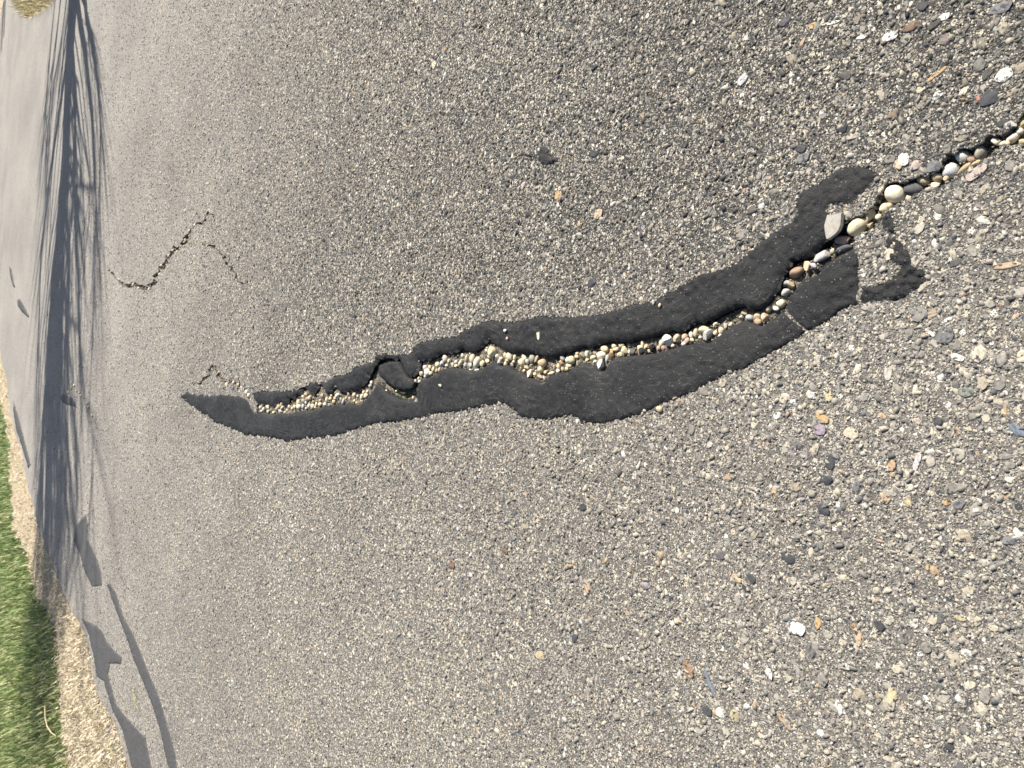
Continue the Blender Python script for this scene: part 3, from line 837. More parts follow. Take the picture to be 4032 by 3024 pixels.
# x, y, semi axes, turn, colour, 'a' for angular, own label
PEB = [
 (4029, 484, 26, 20, -60, 'y', 'a', 'yellowish block wedged in the crack at the very edge of the picture'), (3989, 545, 30, 17, -50, 'C', 'r', 'knobbly pale cream pebble with a smaller one resting on it'),
 (4018, 515, 14, 13, 0, 'C', 'r', 'small round pale pebble on the knobbly pebble nearest the camera'), (3925, 556, 22, 14, 20, 'C', 'a', 'pale wedge-shaped pebble tucked under the near lip of the crack'),
 (3948, 567, 13, 10, -40, 'C', 'a', 'small pale pebble beside the wedge-shaped one'), (3968, 563, 10, 9, 0, 'c', 'r', None), (4025, 560, 15, 13, 0, 't', 'a', None),
 (3864, 597, 24, 29, -10, 'gg', 'r', 'upright greenish grey egg-shaped pebble standing in the crack'), (3789, 618, 24, 28, -20, 'G', 'r', 'grey round pebble between the blue-grey and greenish ones'),
 (3826, 628, 14, 12, 0, 'br', 'r', 'brown pebble in shade between two round grey pebbles'), (3744, 671, 30, 28, -20, 'B', 'r', 'smooth pale blue-grey round pebble in the open crack'),
 (3799, 664, 29, 11, -35, 't', 'r', 'long tan pebble lying beside the pale blue-grey one'), (3844, 640, 18, 7, -25, 'y', 'a', None), (3724, 703, 10, 12, 20, 'c', 'a', None), (3679, 730, 18, 12, 20, 'C', 'a', None),
 (3640, 712, 28, 20, 20, 't', 'r', None), (3695, 700, 22, 18, 0, 't', 'r', None), (3593, 744, 40, 23, 5, 'd', 'r', 'large dark slate pebble in shade next to the biggest cream pebble'),
 (3522, 763, 39, 31, 15, 'C', 'r', 'biggest smooth cream pebble, dome-shaped, in the open crack'), (3483, 819, 18, 17, 0, 'c', 'r', None), (3501, 809, 12, 12, 0, 'c', 'r', None),
 (3424, 846, 26, 29, -30, 'c', 'a', 'blocky cream pebble touching the big cream oval'), (3462, 853, 14, 12, 0, 'C', 'r', None), (3374, 894, 43, 28, -42, 'c', 'r', 'large cream oval pebble above the pink one'),
 (3428, 888, 14, 13, 0, 't', 'a', None), (3282, 892, 32, 45, 0, 'gs', 's', 'flat angular grey stone slab lying on the black tar'), (3315, 946, 33, 17, -5, 'p', 'a', 'pointed pink stone in the crack below the grey slab'),
 (3322, 976, 42, 20, -5, 'd', 'r', None), (3303, 978, 13, 5, 25, 'w', 'a', None), (3282, 988, 12, 11, 0, 'c', 'r', None), (3239, 1006, 37, 23, -42, 'G', 'a', 'pale grey oblong pebble lying slanted in the crack'),
 (3205, 1044, 15, 9, 25, 'lv', 'r', None), (3178, 1047, 14, 19, 0, 'P', 'a', None), (3135, 1074, 29, 20, -32, 'br', 'r', 'reddish brown oblong pebble in the bend of the crack'),
 (3097, 1114, 16, 9, -10, 'g', 'r', None), (3115, 1119, 15, 15, 0, 't', 'a', None), (3095, 1148, 20, 14, -25, 'G', 'r', 'light grey oval pebble below the tan one in the bend'), (3058, 1169, 18, 10, 15, 'c', 'a', None),
 (3077, 1194, 18, 17, 0, 'C', 'a', None), (3045, 1198, 14, 20, 15, 't', 'r', None), (3025, 1216, 14, 14, 0, 'c', 'r', None), (3056, 1214, 13, 9, 20, 'w', 'r', None), (3013, 1246, 15, 18, 20, 'P', 'a', None),
 (2932, 1234, 13, 17, 20, 't', 'a', None), (2920, 1247, 12, 8, -20, 'c', 'a', None), (2950, 1251, 16, 11, 10, 'b', 'r', None), (2981, 1247, 14, 19, 35, 'P', 'a', None), (2986, 1267, 14, 13, 0, 't', 'r', None),
 (2816, 1276, 13, 7, -15, 'C', 'a', None), (2857, 1281, 8, 12, 20, 'w', 'a', None), (2841, 1300, 12, 16, -20, 'c', 'r', None), (2771, 1299, 24, 15, -18, 'c', 'r', None), (2789, 1319, 29, 18, -38, 'G', 'a', 'large light grey pebble overlapping a cream one beside the far tar strip'),
 (2819, 1310, 9, 10, 0, 'c', 'r', None), (2834, 1321, 9, 7, 0, 'w', 'r', None), (2740, 1310, 10, 18, 10, 'c', 'r', None), (2724, 1319, 10, 15, -20, 'G', 'a', None), (2699, 1324, 14, 13, -20, 'P', 'r', None),
 (2708, 1343, 12, 13, 0, 'p', 'a', 'blocky pink stone below the peach pebbles'), (2666, 1333, 15, 20, 35, 'P', 'a', None), (2631, 1338, 23, 22, -20, 'w', 'a', 'large whitish speckled pebble with two pink ones under it'), (2604, 1351, 10, 15, 10, 'C', 'r', None),
 (2593, 1373, 11, 10, -30, 'p', 'r', None), (2611, 1371, 9, 10, 0, 'p', 'r', None), (2523, 1378, 19, 17, -20, 'c', 'a', 'star-shaped cream stone next to the black tar crumbs'), (2529, 1355, 8, 12, -20, 'c', 'r', None),
 (2493, 1381, 12, 15, 0, 'd', 'a', None), (2479, 1385, 8, 9, 0, 'w', 'r', None), (2459, 1383, 14, 18, -10, 'c', 'a', None), (2439, 1397, 13, 9, -20, 'c', 'r', None), (2446, 1360, 15, 9, -15, 'c', 'a', None),
 (2418, 1363, 12, 10, 0, 'c', 'r', None), (2425, 1374, 15, 8, -10, 'c', 'r', None), (2409, 1397, 12, 21, -8, 'o', 'a', 'orange-tan chunky stone standing in the crack beside cream pebbles'), (2392, 1410, 8, 15, 15, 'b', 'r', None),
 (2382, 1376, 17, 13, 15, 'c', 'r', None), (2366, 1399, 24, 16, -8, 'C', 'r', 'large smooth cream oval pebble in the middle of the crack'), (2365, 1437, 20, 19, -20, 'w', 'a', 'large white rounded pebble resting against the left tar strip'), (2342, 1424, 11, 8, 0, 'C', 'a', None),
 (2335, 1410, 13, 13, 30, 'c', 'a', None), (2313, 1392, 11, 16, -15, 'b', 'a', 'pale blue-grey pointed pebble standing upright in the crack'), (2312, 1419, 9, 12, 30, 'y', 'a', None), (2342, 1388, 10, 8, 0, 'c', 'r', None), (2294, 1399, 12, 13, 0, 't', 'a', None),
 (2274, 1392, 9, 8, 0, 'c', 'r', None), (2269, 1403, 15, 7, 15, 'c', 'r', None), (2253, 1419, 14, 18, -25, 'c', 'r', None), (2235, 1419, 9, 13, -15, 'C', 'r', None), (2217, 1410, 12, 10, 20, 'g', 'r', None),
 (2210, 1428, 10, 10, 0, 'o', 'r', 'small orange pebble in the middle of the crack'), (2238, 1440, 15, 8, 5, 'c', 'r', None), (2233, 1453, 10, 11, 0, 'P', 'a', None), (2276, 1428, 6, 12, 30, 'c', 'a', None), (2199, 1460, 9, 9, 0, 'w', 'r', None),
 (2138, 1428, 20, 17, 10, 't', 'a', 'angular tan stone above a round cream pebble'), (2113, 1415, 10, 16, 10, 't', 'a', None), (2129, 1458, 15, 15, 0, 'c', 'r', 'round cream pebble below the angular tan stone'), (2097, 1412, 13, 14, 20, 'g', 'r', None),
 (2064, 1408, 15, 9, 35, 'c', 'r', None), (2055, 1427, 16, 14, 20, 'c', 'r', None), (2077, 1424, 9, 9, 0, 'G', 'r', None), (2086, 1473, 15, 17, 0, 'C', 'a', None), (2073, 1446, 15, 8, 25, 't', 'a', None), (2172, 1469, 18, 7, -15, 'c', 'a', None),
 (2007, 1404, 15, 12, 40, 'C', 'r', None), (2029, 1406, 8, 12, 0, 'c', 'r', None), (1989, 1402, 8, 13, -20, 'c', 'r', None), (1957, 1403, 11, 9, 0, 'G', 'r', None), (1968, 1424, 11, 13, 30, 'G', 'a', None), (1973, 1411, 9, 7, 0, 'c', 'r', None),
 (1998, 1420, 11, 9, 0, 'c', 'a', None), (1993, 1431, 9, 10, 0, 'c', 'r', None), (1939, 1384, 18, 21, 20, 'c', 'a', None), (1919, 1381, 10, 9, 0, 'c', 'r', None), (1919, 1370, 6, 6, 0, 'c', 'r', None), (1932, 1366, 7, 6, 0, 'c', 'r', None),
 (1926, 1404, 13, 8, 20, 't', 'r', None), (1921, 1420, 12, 9, 20, 'c', 'a', None), (1901, 1404, 10, 11, 0, 't', 'a', None), (1903, 1433, 13, 13, -20, 'c', 'a', None), (1879, 1431, 15, 24, 30, 'C', 'r', 'largest cream oval among the small pebbles in the middle of the crack'),
 (1860, 1411, 14, 17, 0, 'C', 'r', None), (1837, 1411, 9, 14, 0, 'c', 'r', None), (1824, 1398, 8, 9, 0, 'C', 'r', None), (1855, 1390, 8, 7, 0, 'c', 'a', None), (1815, 1429, 9, 16, 20, 'c', 'r', None), (1797, 1424, 8, 8, 0, 'b', 'r', None),
 (1835, 1436, 8, 9, 0, 'b', 'r', None), (1851, 1438, 9, 9, 0, 'w', 'r', None), (1797, 1442, 9, 8, 0, 'c', 'r', None), (1837, 1466, 6, 10, 0, 'P', 'r', None), (1851, 1464, 8, 13, 15, 'C', 'r', None), (1880, 1458, 11, 9, -30, 'w', 'r', None),
 (1937, 1435, 9, 9, -30, 't', 'r', None), (1751, 1412, 12, 14, 20, 'C', 'r', None), (1768, 1420, 6, 8, 0, 'c', 'r', None), (1741, 1432, 11, 13, 0, 'b', 'a', None), (1723, 1435, 10, 10, 0, 'c', 'r', None), (1759, 1438, 9, 6, 0, 'P', 'r', None),
 (1708, 1452, 8, 11, 0, 'c', 'r', None), (1693, 1445, 8, 7, 0, 'P', 'r', None), (1675, 1447, 10, 10, 0, 'G', 'r', None), (1684, 1465, 14, 15, 0, 'w', 'r', None), (1697, 1470, 9, 9, 0, 'c', 'r', None), (1658, 1473, 9, 10, 0, 'c', 'r', None),
 (1675, 1481, 8, 7, 0, 'G', 'r', None), (1732, 1454, 6, 9, 0, 'c', 'r', None), (1720, 1461, 8, 10, 20, 't', 'r', None), (1637, 1500, 6, 9, 0, 'C', 'r', None), (1652, 1502, 8, 7, 0, 'G', 'r', None), (1627, 1566, 7, 6, 0, 'C', 'a', None),
 (1460, 1522, 10, 10, 0, 'g', 'r', None), (1561, 1541, 5, 5, 0, 'C', 'r', None), (1502, 1518, 5, 8, -30, 'C', 'a', None), (1511, 1531, 6, 9, -40, 'c', 'a', None), (1522, 1540, 7, 5, 20, 'w', 'a', None), (1442, 1558, 11, 11, 0, 'c', 'r', None), (1426, 1560, 8, 12, 10, 'c', 'r', None),
 (1395, 1558, 9, 11, 0, 'c', 'r', None), (1388, 1544, 5, 7, -20, 'w', 'r', None), (1409, 1560, 6, 6, 0, 'G', 'r', None), (1374, 1551, 9, 10, 20, 't', 'r', None), (1376, 1569, 6, 7, 0, 'P', 'r', None), (1396, 1581, 9, 7, -20, 'c', 'r', None), (1405, 1587, 7, 6, -20, 'y', 'r', None),
 (1352, 1581, 8, 13, 5, 'b', 'r', None), (1329, 1558, 12, 11, 20, 'w', 'a', None), (1306, 1557, 6, 6, 0, 'G', 'r', None), (1320, 1568, 7, 7, 0, 'P', 'r', None), (1313, 1583, 9, 8, -20, 'c', 'r', None), (1297, 1594, 7, 8, 0, 'b', 'r', None), (1288, 1576, 9, 12, 15, 'c', 'r', None),
 (1301, 1571, 8, 7, 0, 'c', 'r', None), (1261, 1578, 6, 6, 0, 'c', 'r', None), (1270, 1558, 10, 9, 0, 't', 'a', None), (1261, 1592, 10, 8, -15, 'c', 'r', None), (1247, 1590, 6, 9, 0, 'c', 'r', None), (1229, 1601, 11, 10, 0, 'c', 'r', None), (1218, 1596, 7, 10, 0, 'C', 'r', None),
 (1194, 1600, 7, 10, 0, 'G', 'r', None), (1193, 1580, 9, 9, 0, 'g', 'r', None), (1175, 1583, 8, 11, 0, 'c', 'r', None), (1177, 1601, 13, 11, 0, 'C', 'r', None), (1206, 1553, 12, 9, 0, 't', 'a', None), (1193, 1562, 8, 6, 0, 'c', 'r', None), (1220, 1565, 9, 9, 0, 'c', 'r', None),
 (1159, 1603, 8, 8, 0, 'c', 'r', None), (1211, 1571, 9, 9, 0, 't', 'r', None), (1152, 1607, 7, 6, 0, 'c', 'r', None), (1123, 1626, 10, 6, -20, 'G', 'r', None), (1098, 1601, 9, 9, 0, 't', 'r', None), (1090, 1610, 7, 8, 0, 'P', 'r', None), (1109, 1592, 5, 8, 0, 'c', 'r', None),
 (1078, 1624, 9, 6, -15, 'c', 'r', None), (1055, 1601, 10, 9, 0, 'C', 'a', None), (1027, 1605, 8, 8, 0, 'P', 'r', None), (1039, 1610, 8, 8, 0, 'w', 'r', None), (1030, 1619, 9, 5, 0, 'c', 'r', None), (1013, 1612, 5, 8, 0, 'b', 'r', None), (1005, 1610, 5, 7, 0, 'c', 'r', None),
 (1003, 1592, 6, 5, 0, 'c', 'r', None), (996, 1581, 6, 5, 0, 'C', 'r', None), (990, 1572, 6, 5, 0, 'c', 'r', None), (981, 1556, 8, 9, 0, 'C', 'r', None), (974, 1542, 10, 10, 0, 'C', 'r', None), (963, 1527, 6, 8, 0, 'c', 'r', None), (951, 1527, 7, 7, 0, 'w', 'r', None),
 (940, 1515, 9, 8, 0, 'P', 'r', None), (922, 1506, 9, 7, 0, 'C', 'a', None), (911, 1518, 5, 6, 0, 'C', 'r', None), (891, 1516, 8, 9, 0, 'c', 'r', None), (947, 1542, 9, 7, 0, 'C', 'a', None),
 (698, 990, 9, 5, 10, 'c', 'r', None), (665, 1008, 6, 6, 0, 'c', 'r', None), (746, 908, 10, 6, -20, 'c', 'r', None), (768, 886, 7, 6, 0, 'C', 'r', None), (719, 985, 6, 5, 0, 'c', 'r', None), (588, 1139, 6, 6, 0, 'C', 'r', None), (547, 1134, 5, 5, 0, 'c', 'r', None), (637, 1044, 5, 5, 0, 'C', 'r', None), (470, 1098, 5, 5, 0, 'C', 'r', None),
 (292, 1518, 6, 5, 0, 'C', 'r', None), (312, 1549, 7, 5, 0, 'C', 'r', None), (319, 1557, 6, 5, 0, 'c', 'r', None), (300, 1540, 6, 4, 0, 'c', 'r', None), (343, 1586, 5, 5, 0, 'C', 'r', None), (347, 1602, 5, 5, 0, 'C', 'r', None), (362, 1636, 4, 5, 0, 'c', 'r', None), (280, 1530, 5, 4, 0, 't', 'r', None), (268, 1546, 5, 4, 0, 'c', 'r', None), (328, 1566, 5, 4, 0, 't', 'r', None),
]
# stones lying on the tar or on the asphalt: x, y, a, b, turn, colour, shape, label, height of what they lie on
LOOSE = [
 (2120, 1325, 11, 17, -12, 'C', 's', 'pale angular chip lying alone on the right tar strip', .004), (1990, 1300, 8, 8, 0, 'w', 'a', 'small white chip on the tar above the pink one', .004), (1998, 1333, 8, 8, 0, 'p', 'a', 'small pink chip on the right tar strip', .004),
 (1733, 1517, 8, 8, 0, 'C', 'a', 'single small pale chip on the left tar strip', .003), (2572, 1189, 7, 10, 10, 'w', 'a', 'pinkish white flake at the outer edge of the right tar strip', .003), (2597, 1203, 8, 9, 0, 'c', 'r', 'single cream pebble on the tar near a white flake', .004),
 (2594, 1612, 14, 13, 0, 'P', 'r', 'peach pebble on bare asphalt beside the left tar strip', .0), (1850, 1415, 0, 0, 0, 'c', 'r', '', 0),
]
EXTRA_COL = {'gg': ('greenish grey', (.37, .36, .28)), 'B': ('blue-grey', (.55, .555, .54)), 'gs': ('grey', (.42, .395, .345)), 'lv': ('lavender', (.50, .47, .48))}
PC.update(EXTRA_COL)
LIBR = [[blob(3, 500 + i, False, 0.26) for i in range(9)], [blob(2, 520 + i, False, 0.42) for i in range(12)]]
LIBA = [[blob(3, 540 + i, True, 0.25) for i in range(8)], [blob(2, 560 + i, True, 0.25) for i in range(8)]]
for lib in LIBR + LIBA:
    for me in lib:
        me.materials.append(M_PEBBLE)
        me.polygons.foreach_set('use_smooth', [True] * len(me.polygons))
for lib in LIBA:
    for me in lib:
        if hasattr(me, 'set_sharp_from_angle'):
            me.set_sharp_from_angle(angle=math.radians(32))
SLAB = []
for i in range(2):
    rg = random.Random(77 + i)
    bm = bmesh.new()
    ol = [(-.97, -.3), (-.62, -1.0), (-.3, -.97), (.4, -.62), (.72, -.4), (.96, .05), (1.0, 1.0), (.35, .9), (-.3, .93), (-.76, .97), (-1.0, .12)]
    lo = [bm.verts.new((x, y, -1)) for x, y in ol]; hi = [bm.verts.new((x * .93 + rg.uniform(-.03, .03), y * .95, .8 + rg.uniform(-.25, .25))) for x, y in ol]
    bm.faces.new(hi); bm.faces.new(lo[::-1])
    for j in range(len(ol)):
        k = (j + 1) % len(ol)
        bm.faces.new((lo[j], lo[k], hi[k], hi[j]))
    bmesh.ops.bevel(bm, geom=bm.edges[:], offset=0.06, segments=2, affect='EDGES', profile=0.6)
    me = bpy.data.meshes.new('stone_slab'); bm.to_mesh(me); bm.free()
    me.materials.append(M_PEBBLE)
    SLAB.append(me)

SEG = [(0, 400, 'in the gravel scatter at the tree shadow'), (400, 850, 'in the short crooked crack far from the tar'), (850, 1009, 'in the thin crack crossing the tar tip'),
       (1009, 1200, 'in the crack beside the first tar notches'), (1200, 1480, 'in the crack below the notched tar teeth'), (1480, 1632, 'around the broken tar flap'), (1632, 1790, 'in the crack just past the broken tar flap'),
       (1790, 1950, 'heaped around the largest small oval'), (1950, 2180, 'around the angular tan stone'), (2180, 2320, 'around the orange pebble'), (2320, 2560, 'around the large cream oval'), (2560, 2880, 'between star-shaped and light grey stones'),
       (2880, 3110, 'where the crack bends'), (3110, 3400, 'around the pink pointed stone'), (3400, 3560, 'below the biggest cream pebble'), (3560, 3760, 'beside the dark slate pebble'), (3760, 4100, 'at the near end of the crack')]
ORD = ['nearest', 'second nearest', 'third nearest', 'fourth nearest', 'fifth nearest', 'sixth nearest', 'seventh nearest', 'eighth nearest', 'ninth nearest', 'tenth nearest', 'eleventh nearest', 'twelfth nearest', 'thirteenth nearest', 'fourteenth nearest', 'fifteenth nearest', 'sixteenth nearest', 'seventeenth nearest', 'eighteenth nearest']
PK = 1.1
groups = {}
rows = []
# small pebbles filling the spaces between the ones traced above
rgp = random.Random(3)
taken = [(e[0], e[1], max(e[2], e[3])) for e in PEB]
tries = 0
while len(PEB) < 270 and tries < 6000:
    tries += 1
    x = rgp.uniform(1020, 2880); r = rgp.uniform(6, 9) * (1 + (x - 1000) / 4000)
    lo_y = np.interp(x, [p[0] for p in LO_IN_A], [p[1] for p in LO_IN_A])
    y = lo_y - rgp.uniform(6, 34)
    if 1470 < x < 1640 or not inside(np.array([x]), np.array([y]), np.array(UP_IN + (LO_IN_A + LO_IN_B)[::-1]))[0]:
        continue
    if any(math.hypot(x - a, y - b) < 0.72 * (r + c) for a, b, c in taken):
        continue
    taken.append((x, y, r))
    PEB.append((round(x), round(y), r, r * rgp.uniform(.7, .95), rgp.uniform(-60, 60), rgp.choice(['c', 'c', 'c', 'C', 'w', 't', 'G', 'P']), 'r' if rgp.random() < .6 else 'a', None))
for k in range(9):
    i = rgp.randrange(3, len(FAR1) - 1); q = rgp.random()
    PEB.append((round(FAR1[i][0] * q + FAR1[i - 1][0] * (1 - q)) + 3, round(FAR1[i][1] * q + FAR1[i - 1][1] * (1 - q)) + 2, rgp.uniform(5, 8), rgp.uniform(4, 6), rgp.uniform(-60, 60), rgp.choice(['c', 'C', 't']), 'r', None))
for e in PEB:
    x, y, a, b, deg, ck, sh, lb = e
    seg = next(s[2] for s in SEG if s[0] <= x < s[1])
    rows.append([e, seg])
    if lb is None:
        groups.setdefault((PC[ck][0], sh != 'r', seg), []).append((-x, y))
SUPPORT = []
for g_ in groups.values():
    g_.sort()
def place(x, y, a, b, deg, ck, sh, label, z0, sink=0.3, cz=0.88, in_crack=False):
    _, d = G(float(x), float(y), z0)
    mp = float(d) / FPX
    rmin = min(a, b) * mp
    c = rmin * (0.27 if sh == 's' else cz)
    if in_crack:
        z0 = max(z0, (-0.0055 if x < 3100 else -0.0032) - c * 1.72)
        SUPPORT.append((x, y, max(a, b), z0))
    zc = z0 + c * (1 - sink)
    p, d = G(float(x), float(y), zc)
    lod = 0 if max(a, b) > 17 else 1
    if sh == 's':
        me = SLAB[0 if a > 20 else 1]
    else:
        me = random.choice((LIBA if sh == 'a' else LIBR)[lod])
    nm = {'s': 'stone_slab', 'a': 'stone_chip', 'r': 'pebble'}[sh]
    o = bpy.data.objects.new(nm, me)
    COL.objects.link(o)
    t = math.radians(deg)
    o.location = p
    o.scale = (a * mp * 1.04, b * mp * 1.04, c)
    rz = math.atan2(-math.cos(t), -math.sin(t))
    o.rotation_euler = (random.uniform(-.12, .12), random.uniform(-.12, .12), rz)
    k = random.uniform(0.9, 1.08)
    o.color = (*[min(1, q * k * random.uniform(.97, 1.03)) for q in PC[ck][1]], 1)
    return tag(o, label, 'pebble' if sh == 'r' else 'stone', 'loose pebbles and stones in the crack')
for (x, y, a, b, deg, ck, sh, lb), seg in rows:
    if lb is None:
        key = (PC[ck][0], sh != 'r', seg)
        xs = groups[key]
        wd = f"{PC[ck][0]} {'angular stone' if sh != 'r' else 'pebble'} {seg}"
        lb = (ORD[xs.index((-x, y))] + ' ' if len(xs) > 1 else 'only ') + 'small ' + wd
    z0 = float(bed_z(x))
    sink = 0.3
    if x < 400: z0, sink = 0.0, 0.25
    elif x < 850: z0 = -0.006
    if sh == 's': z0, sink = 0.004, 0.0
    if 1600 < x < 2560 and y < 1410 and max(a, b) < 12: z0 -= 0.003
    place(x, y, a * PK, b * PK, deg, ck, sh, lb, z0, sink, in_crack=400 < x and sh != 's')
for (x, y, a, b, deg, ck, sh, lb, z0) in LOOSE:
    if a:
        o = place(x, y, a, b, deg, ck, sh, lb, z0, 0.12)
        o['group'] = 'loose chips lying on the tar and asphalt'
# sandy dirt on the floor of the cracks, heaped up under the pebbles
for k, gp in GAPS.items():
    c = gp.mean(axis=0)
    ex = []
    step = 9 if k == 'main' else 6
    xs, ys = np.meshgrid(np.arange(gp[:, 0].min(), gp[:, 0].max(), step), np.arange(gp[:, 1].min(), gp[:, 1].max(), step))
    xs = xs.ravel() + rng.uniform(-3, 3, xs.size); ys = ys.ravel() + rng.uniform(-3, 3, ys.size)
    ok = inside(xs, ys, gp)
    v, f = triangulate(gp, extra=np.stack([xs[ok], ys[ok]], 1))
    w3, _ = G(v[:, 0], v[:, 1], 0.0)
    dp = bed_z(v[:, 0]) if k in ('main',) else np.full(len(v), {'thin': -.010, 'far1': -.022, 'far2': -.016}[k])
    w3[:, 2] = dp + 0.0035 * vnoise(w3[:, 0] * 60, w3[:, 1] * 60, 2) + 0.002 * vnoise(w3[:, 0] * 160, w3[:, 1] * 160, 3)
    for (qx, qy, qr, qz) in SUPPORT:
        m_ = (v[:, 0] - qx) ** 2 + (v[:, 1] - qy) ** 2 < (qr * 0.9) ** 2
        w3[m_, 2] = np.maximum(w3[m_, 2], qz + 0.0015 * vnoise(w3[m_, 0] * 160, w3[m_, 1] * 160, 6))
    link('crack_bed', pydata('crack_bed', w3, f), M_BED, road, smooth=True)

# fine grit and crumbs of asphalt between the pebbles
gx, gy = [], []
for k, gp in GAPS.items():
    m_ = {'main': 9000, 'thin': 500, 'far1': 900, 'far2': 400}[k]
    x_ = rng.uniform(gp[:, 0].min(), gp[:, 0].max(), m_ * 6); y_ = rng.uniform(gp[:, 1].min(), gp[:, 1].max(), m_ * 6)
    ok = np.where(inside(x_, y_, gp))[0][:m_]
    gx.append(x_[ok]); gy.append(y_[ok])
gx = np.concatenate(gx); gy = np.concatenate(gy)
gz = bed_z(gx) + rng.uniform(-0.001, 0.004, len(gx))
for (qx, qy, qr, qz) in SUPPORT:
    m_ = (gx - qx) ** 2 + (gy - qy) ** 2 < (qr * 1.25) ** 2
    gz[m_] = np.maximum(gz[m_], qz + 0.0018)
far_ = gx < 860
gz[far_] = rng.uniform(-0.016, -0.004, far_.sum())
P, dp_ = G(gx, gy, gz)
P0z = P[:, 2].copy()
dm = rng.uniform(3.5, 9, len(gx)) * dp_ / FPX
ci_ = rng.choice(5, len(gx), p=[.34, .26, .16, .12, .12])
scol = np.array([(.50, .43, .30), (.36, .31, .23), (.24, .215, .17), (.60, .55, .44), (.07, .068, .064)])[ci_] * rng.uniform(.8, 1.1, (len(gx), 1))
dust = np.zeros(len(gx))
me = agg_mesh('crack_grit', np.arange(len(gx)), 5)
cz_ = np.empty(len(me.vertices) * 3); me.vertices.foreach_get('co', cz_)
cz_ = cz_.reshape(-1, 3)
cz_[:, 2] = cz_[:, 2] * 1.4 + np.repeat(P0z, 10)
me.vertices.foreach_set('co', cz_.ravel())
tag(link('crack_grit', me, M_AGG, road), kind='stuff')
# black tar crumbs in the crack
for j, (x, y, a, b) in enumerate([(2568, 1369, 18, 15), (2550, 1386, 14, 10)]):
    me = blob(3, 900 + j, True, 0.5)
    for v in me.vertices:
        q = v.co * 4
        v.co *= 1 + 0.22 * float(vnoise(np.array([q.x + q.z]), np.array([q.y - q.z]), 7)[0])
    me.materials.append(M_TAR)
    p, d = G(float(x), float(y), -0.008)
    mp = float(d) / FPX
    o = bpy.data.objects.new('tar_crumb', me); COL.objects.link(o)
    o.location = p; o.scale = (a * mp, b * mp, b * mp * .8)
    tag(o, ['large crumbly black tar lump in the crack by the star-shaped stone', 'smaller black tar lump against the left tar strip'][j], 'tar crumb', 'tar crumbs in the crack')

# ------------------------------------------------------------------ grass
def blades(name, P0, hgt, wid, lean, cols, label_kind='stuff', parent=None, mat=None):
    n = len(P0)
    th = rng.uniform(0, 2 * np.pi, n)
    dx, dy = np.cos(th), np.sin(th)
    sx, sy = -dy * wid, dx * wid
    l1, l2 = lean * hgt * 0.35, lean * hgt
    co = np.empty((n, 5, 3))
    zt = np.sqrt(np.maximum(hgt ** 2 - l2 ** 2, (0.12 * hgt) ** 2))
    for i, (k, l, z) in enumerate(((1, 0 * hgt, 0 * hgt), (-1, 0 * hgt, 0 * hgt), (-.8, l1, zt * .55), (.8, l1, zt * .55), (0, l2, zt))):
        co[:, i, 0] = P0[:, 0] + dx * l + sx * k
        co[:, i, 1] = P0[:, 1] + dy * l + sy * k
        co[:, i, 2] = P0[:, 2] + z
    base = (np.arange(n) * 5)[:, None]
    q = base + np.array([0, 1, 2, 3]); t = base + np.array([3, 2, 4])
    loops = np.concatenate([q, t], 1).ravel()
    starts = ((np.arange(n) * 7)[:, None] + np.array([0, 4])).ravel()
    me = bpy.data.meshes.new(name)
    me.vertices.add(n * 5); me.vertices.foreach_set('co', co.ravel())
    me.loops.add(len(loops)); me.loops.foreach_set('vertex_index', loops.astype(np.int32))
    me.polygons.add(2 * n); me.polygons.foreach_set('loop_start', starts.astype(np.int32))
    at = me.attributes.new('col', 'FLOAT_COLOR', 'FACE')
    fc = np.ones((n, 2, 4)); fc[:, :, :3] = cols[:, None, :]
    at.data.foreach_set('color', fc.ravel())
    me.update(); me.validate()
    return link(name, me, mat or M_BLADE)

def scatter(poly, n, z, jx=0.0):
    poly = np.asarray(poly, float)
    x = rng.uniform(poly[:, 0].min(), poly[:, 0].max(), n); y = rng.uniform(poly[:, 1].min(), poly[:, 1].max(), n)
    k = inside(x, y, poly)
    p, d = G(x[k] + rng.normal(0, 1, k.sum()) * jx, y[k] + rng.normal(0, 2, k.sum()) * jx, 0.0)
    p[:, 2] = z
    return p
lawn_px = [(420, 3500)] + L_STRAW[1:] + [(-60, -300), (-160, 300), (-220, 1600), (-220, 3500)]
pl = scatter(lawn_px, 80000, -0.020, 9)
n = len(pl)
mixg = rng.uniform(0, 1, (n, 1)); patch = (0.5 + 0.5 * vnoise(pl[:, 0] * 3, pl[:, 1] * 3, 8))[:, None]
gc = np.array([.16, .215, .065]) * (1 - mixg) + np.array([.32, .36, .15]) * mixg
gc = np.where(rng.uniform(0, 1, (n, 1)) < 0.14 + 0.16 * patch, np.array([.48, .43, .24]), gc) * rng.uniform(.8, 1.2, (n, 1))
tag(blades('grass', pl, rng.uniform(.045, .08, n), rng.uniform(.0022, .0042, n), rng.uniform(.3, .95, n), gc), 'mown green lawn grass beyond the dry strip', 'grass', kind='stuff')
straw_px = L_EDGE[1:-2] + L_STRAW[1:-1][::-1]
ps = scatter(straw_px, 60000, -0.010, 5)
n = len(ps)
sc_ = np.array([.74, .63, .45]) * rng.uniform(.7, 1.1, (n, 1))
sc_ = np.where(rng.uniform(0, 1, (n, 1)) < 0.10, np.array([.13, .15, .045]), sc_)
pt = (0.5 + 0.5 * vnoise(ps[:, 0] * 5, ps[:, 1] * 5, 18))[:, None]
sc_ = np.where(rng.uniform(0, 1, (n, 1)) < 0.10 + 0.30 * sstep(.6, .9, pt), np.array([.22, .16, .09]), sc_)
tag(blades('dead_grass', ps, rng.uniform(.02, .05, n), rng.uniform(.0018, .0035, n), rng.uniform(.75, 1.0, n), sc_), 'dry straw-coloured grass strip along the left road edge', 'dry grass', kind='stuff')
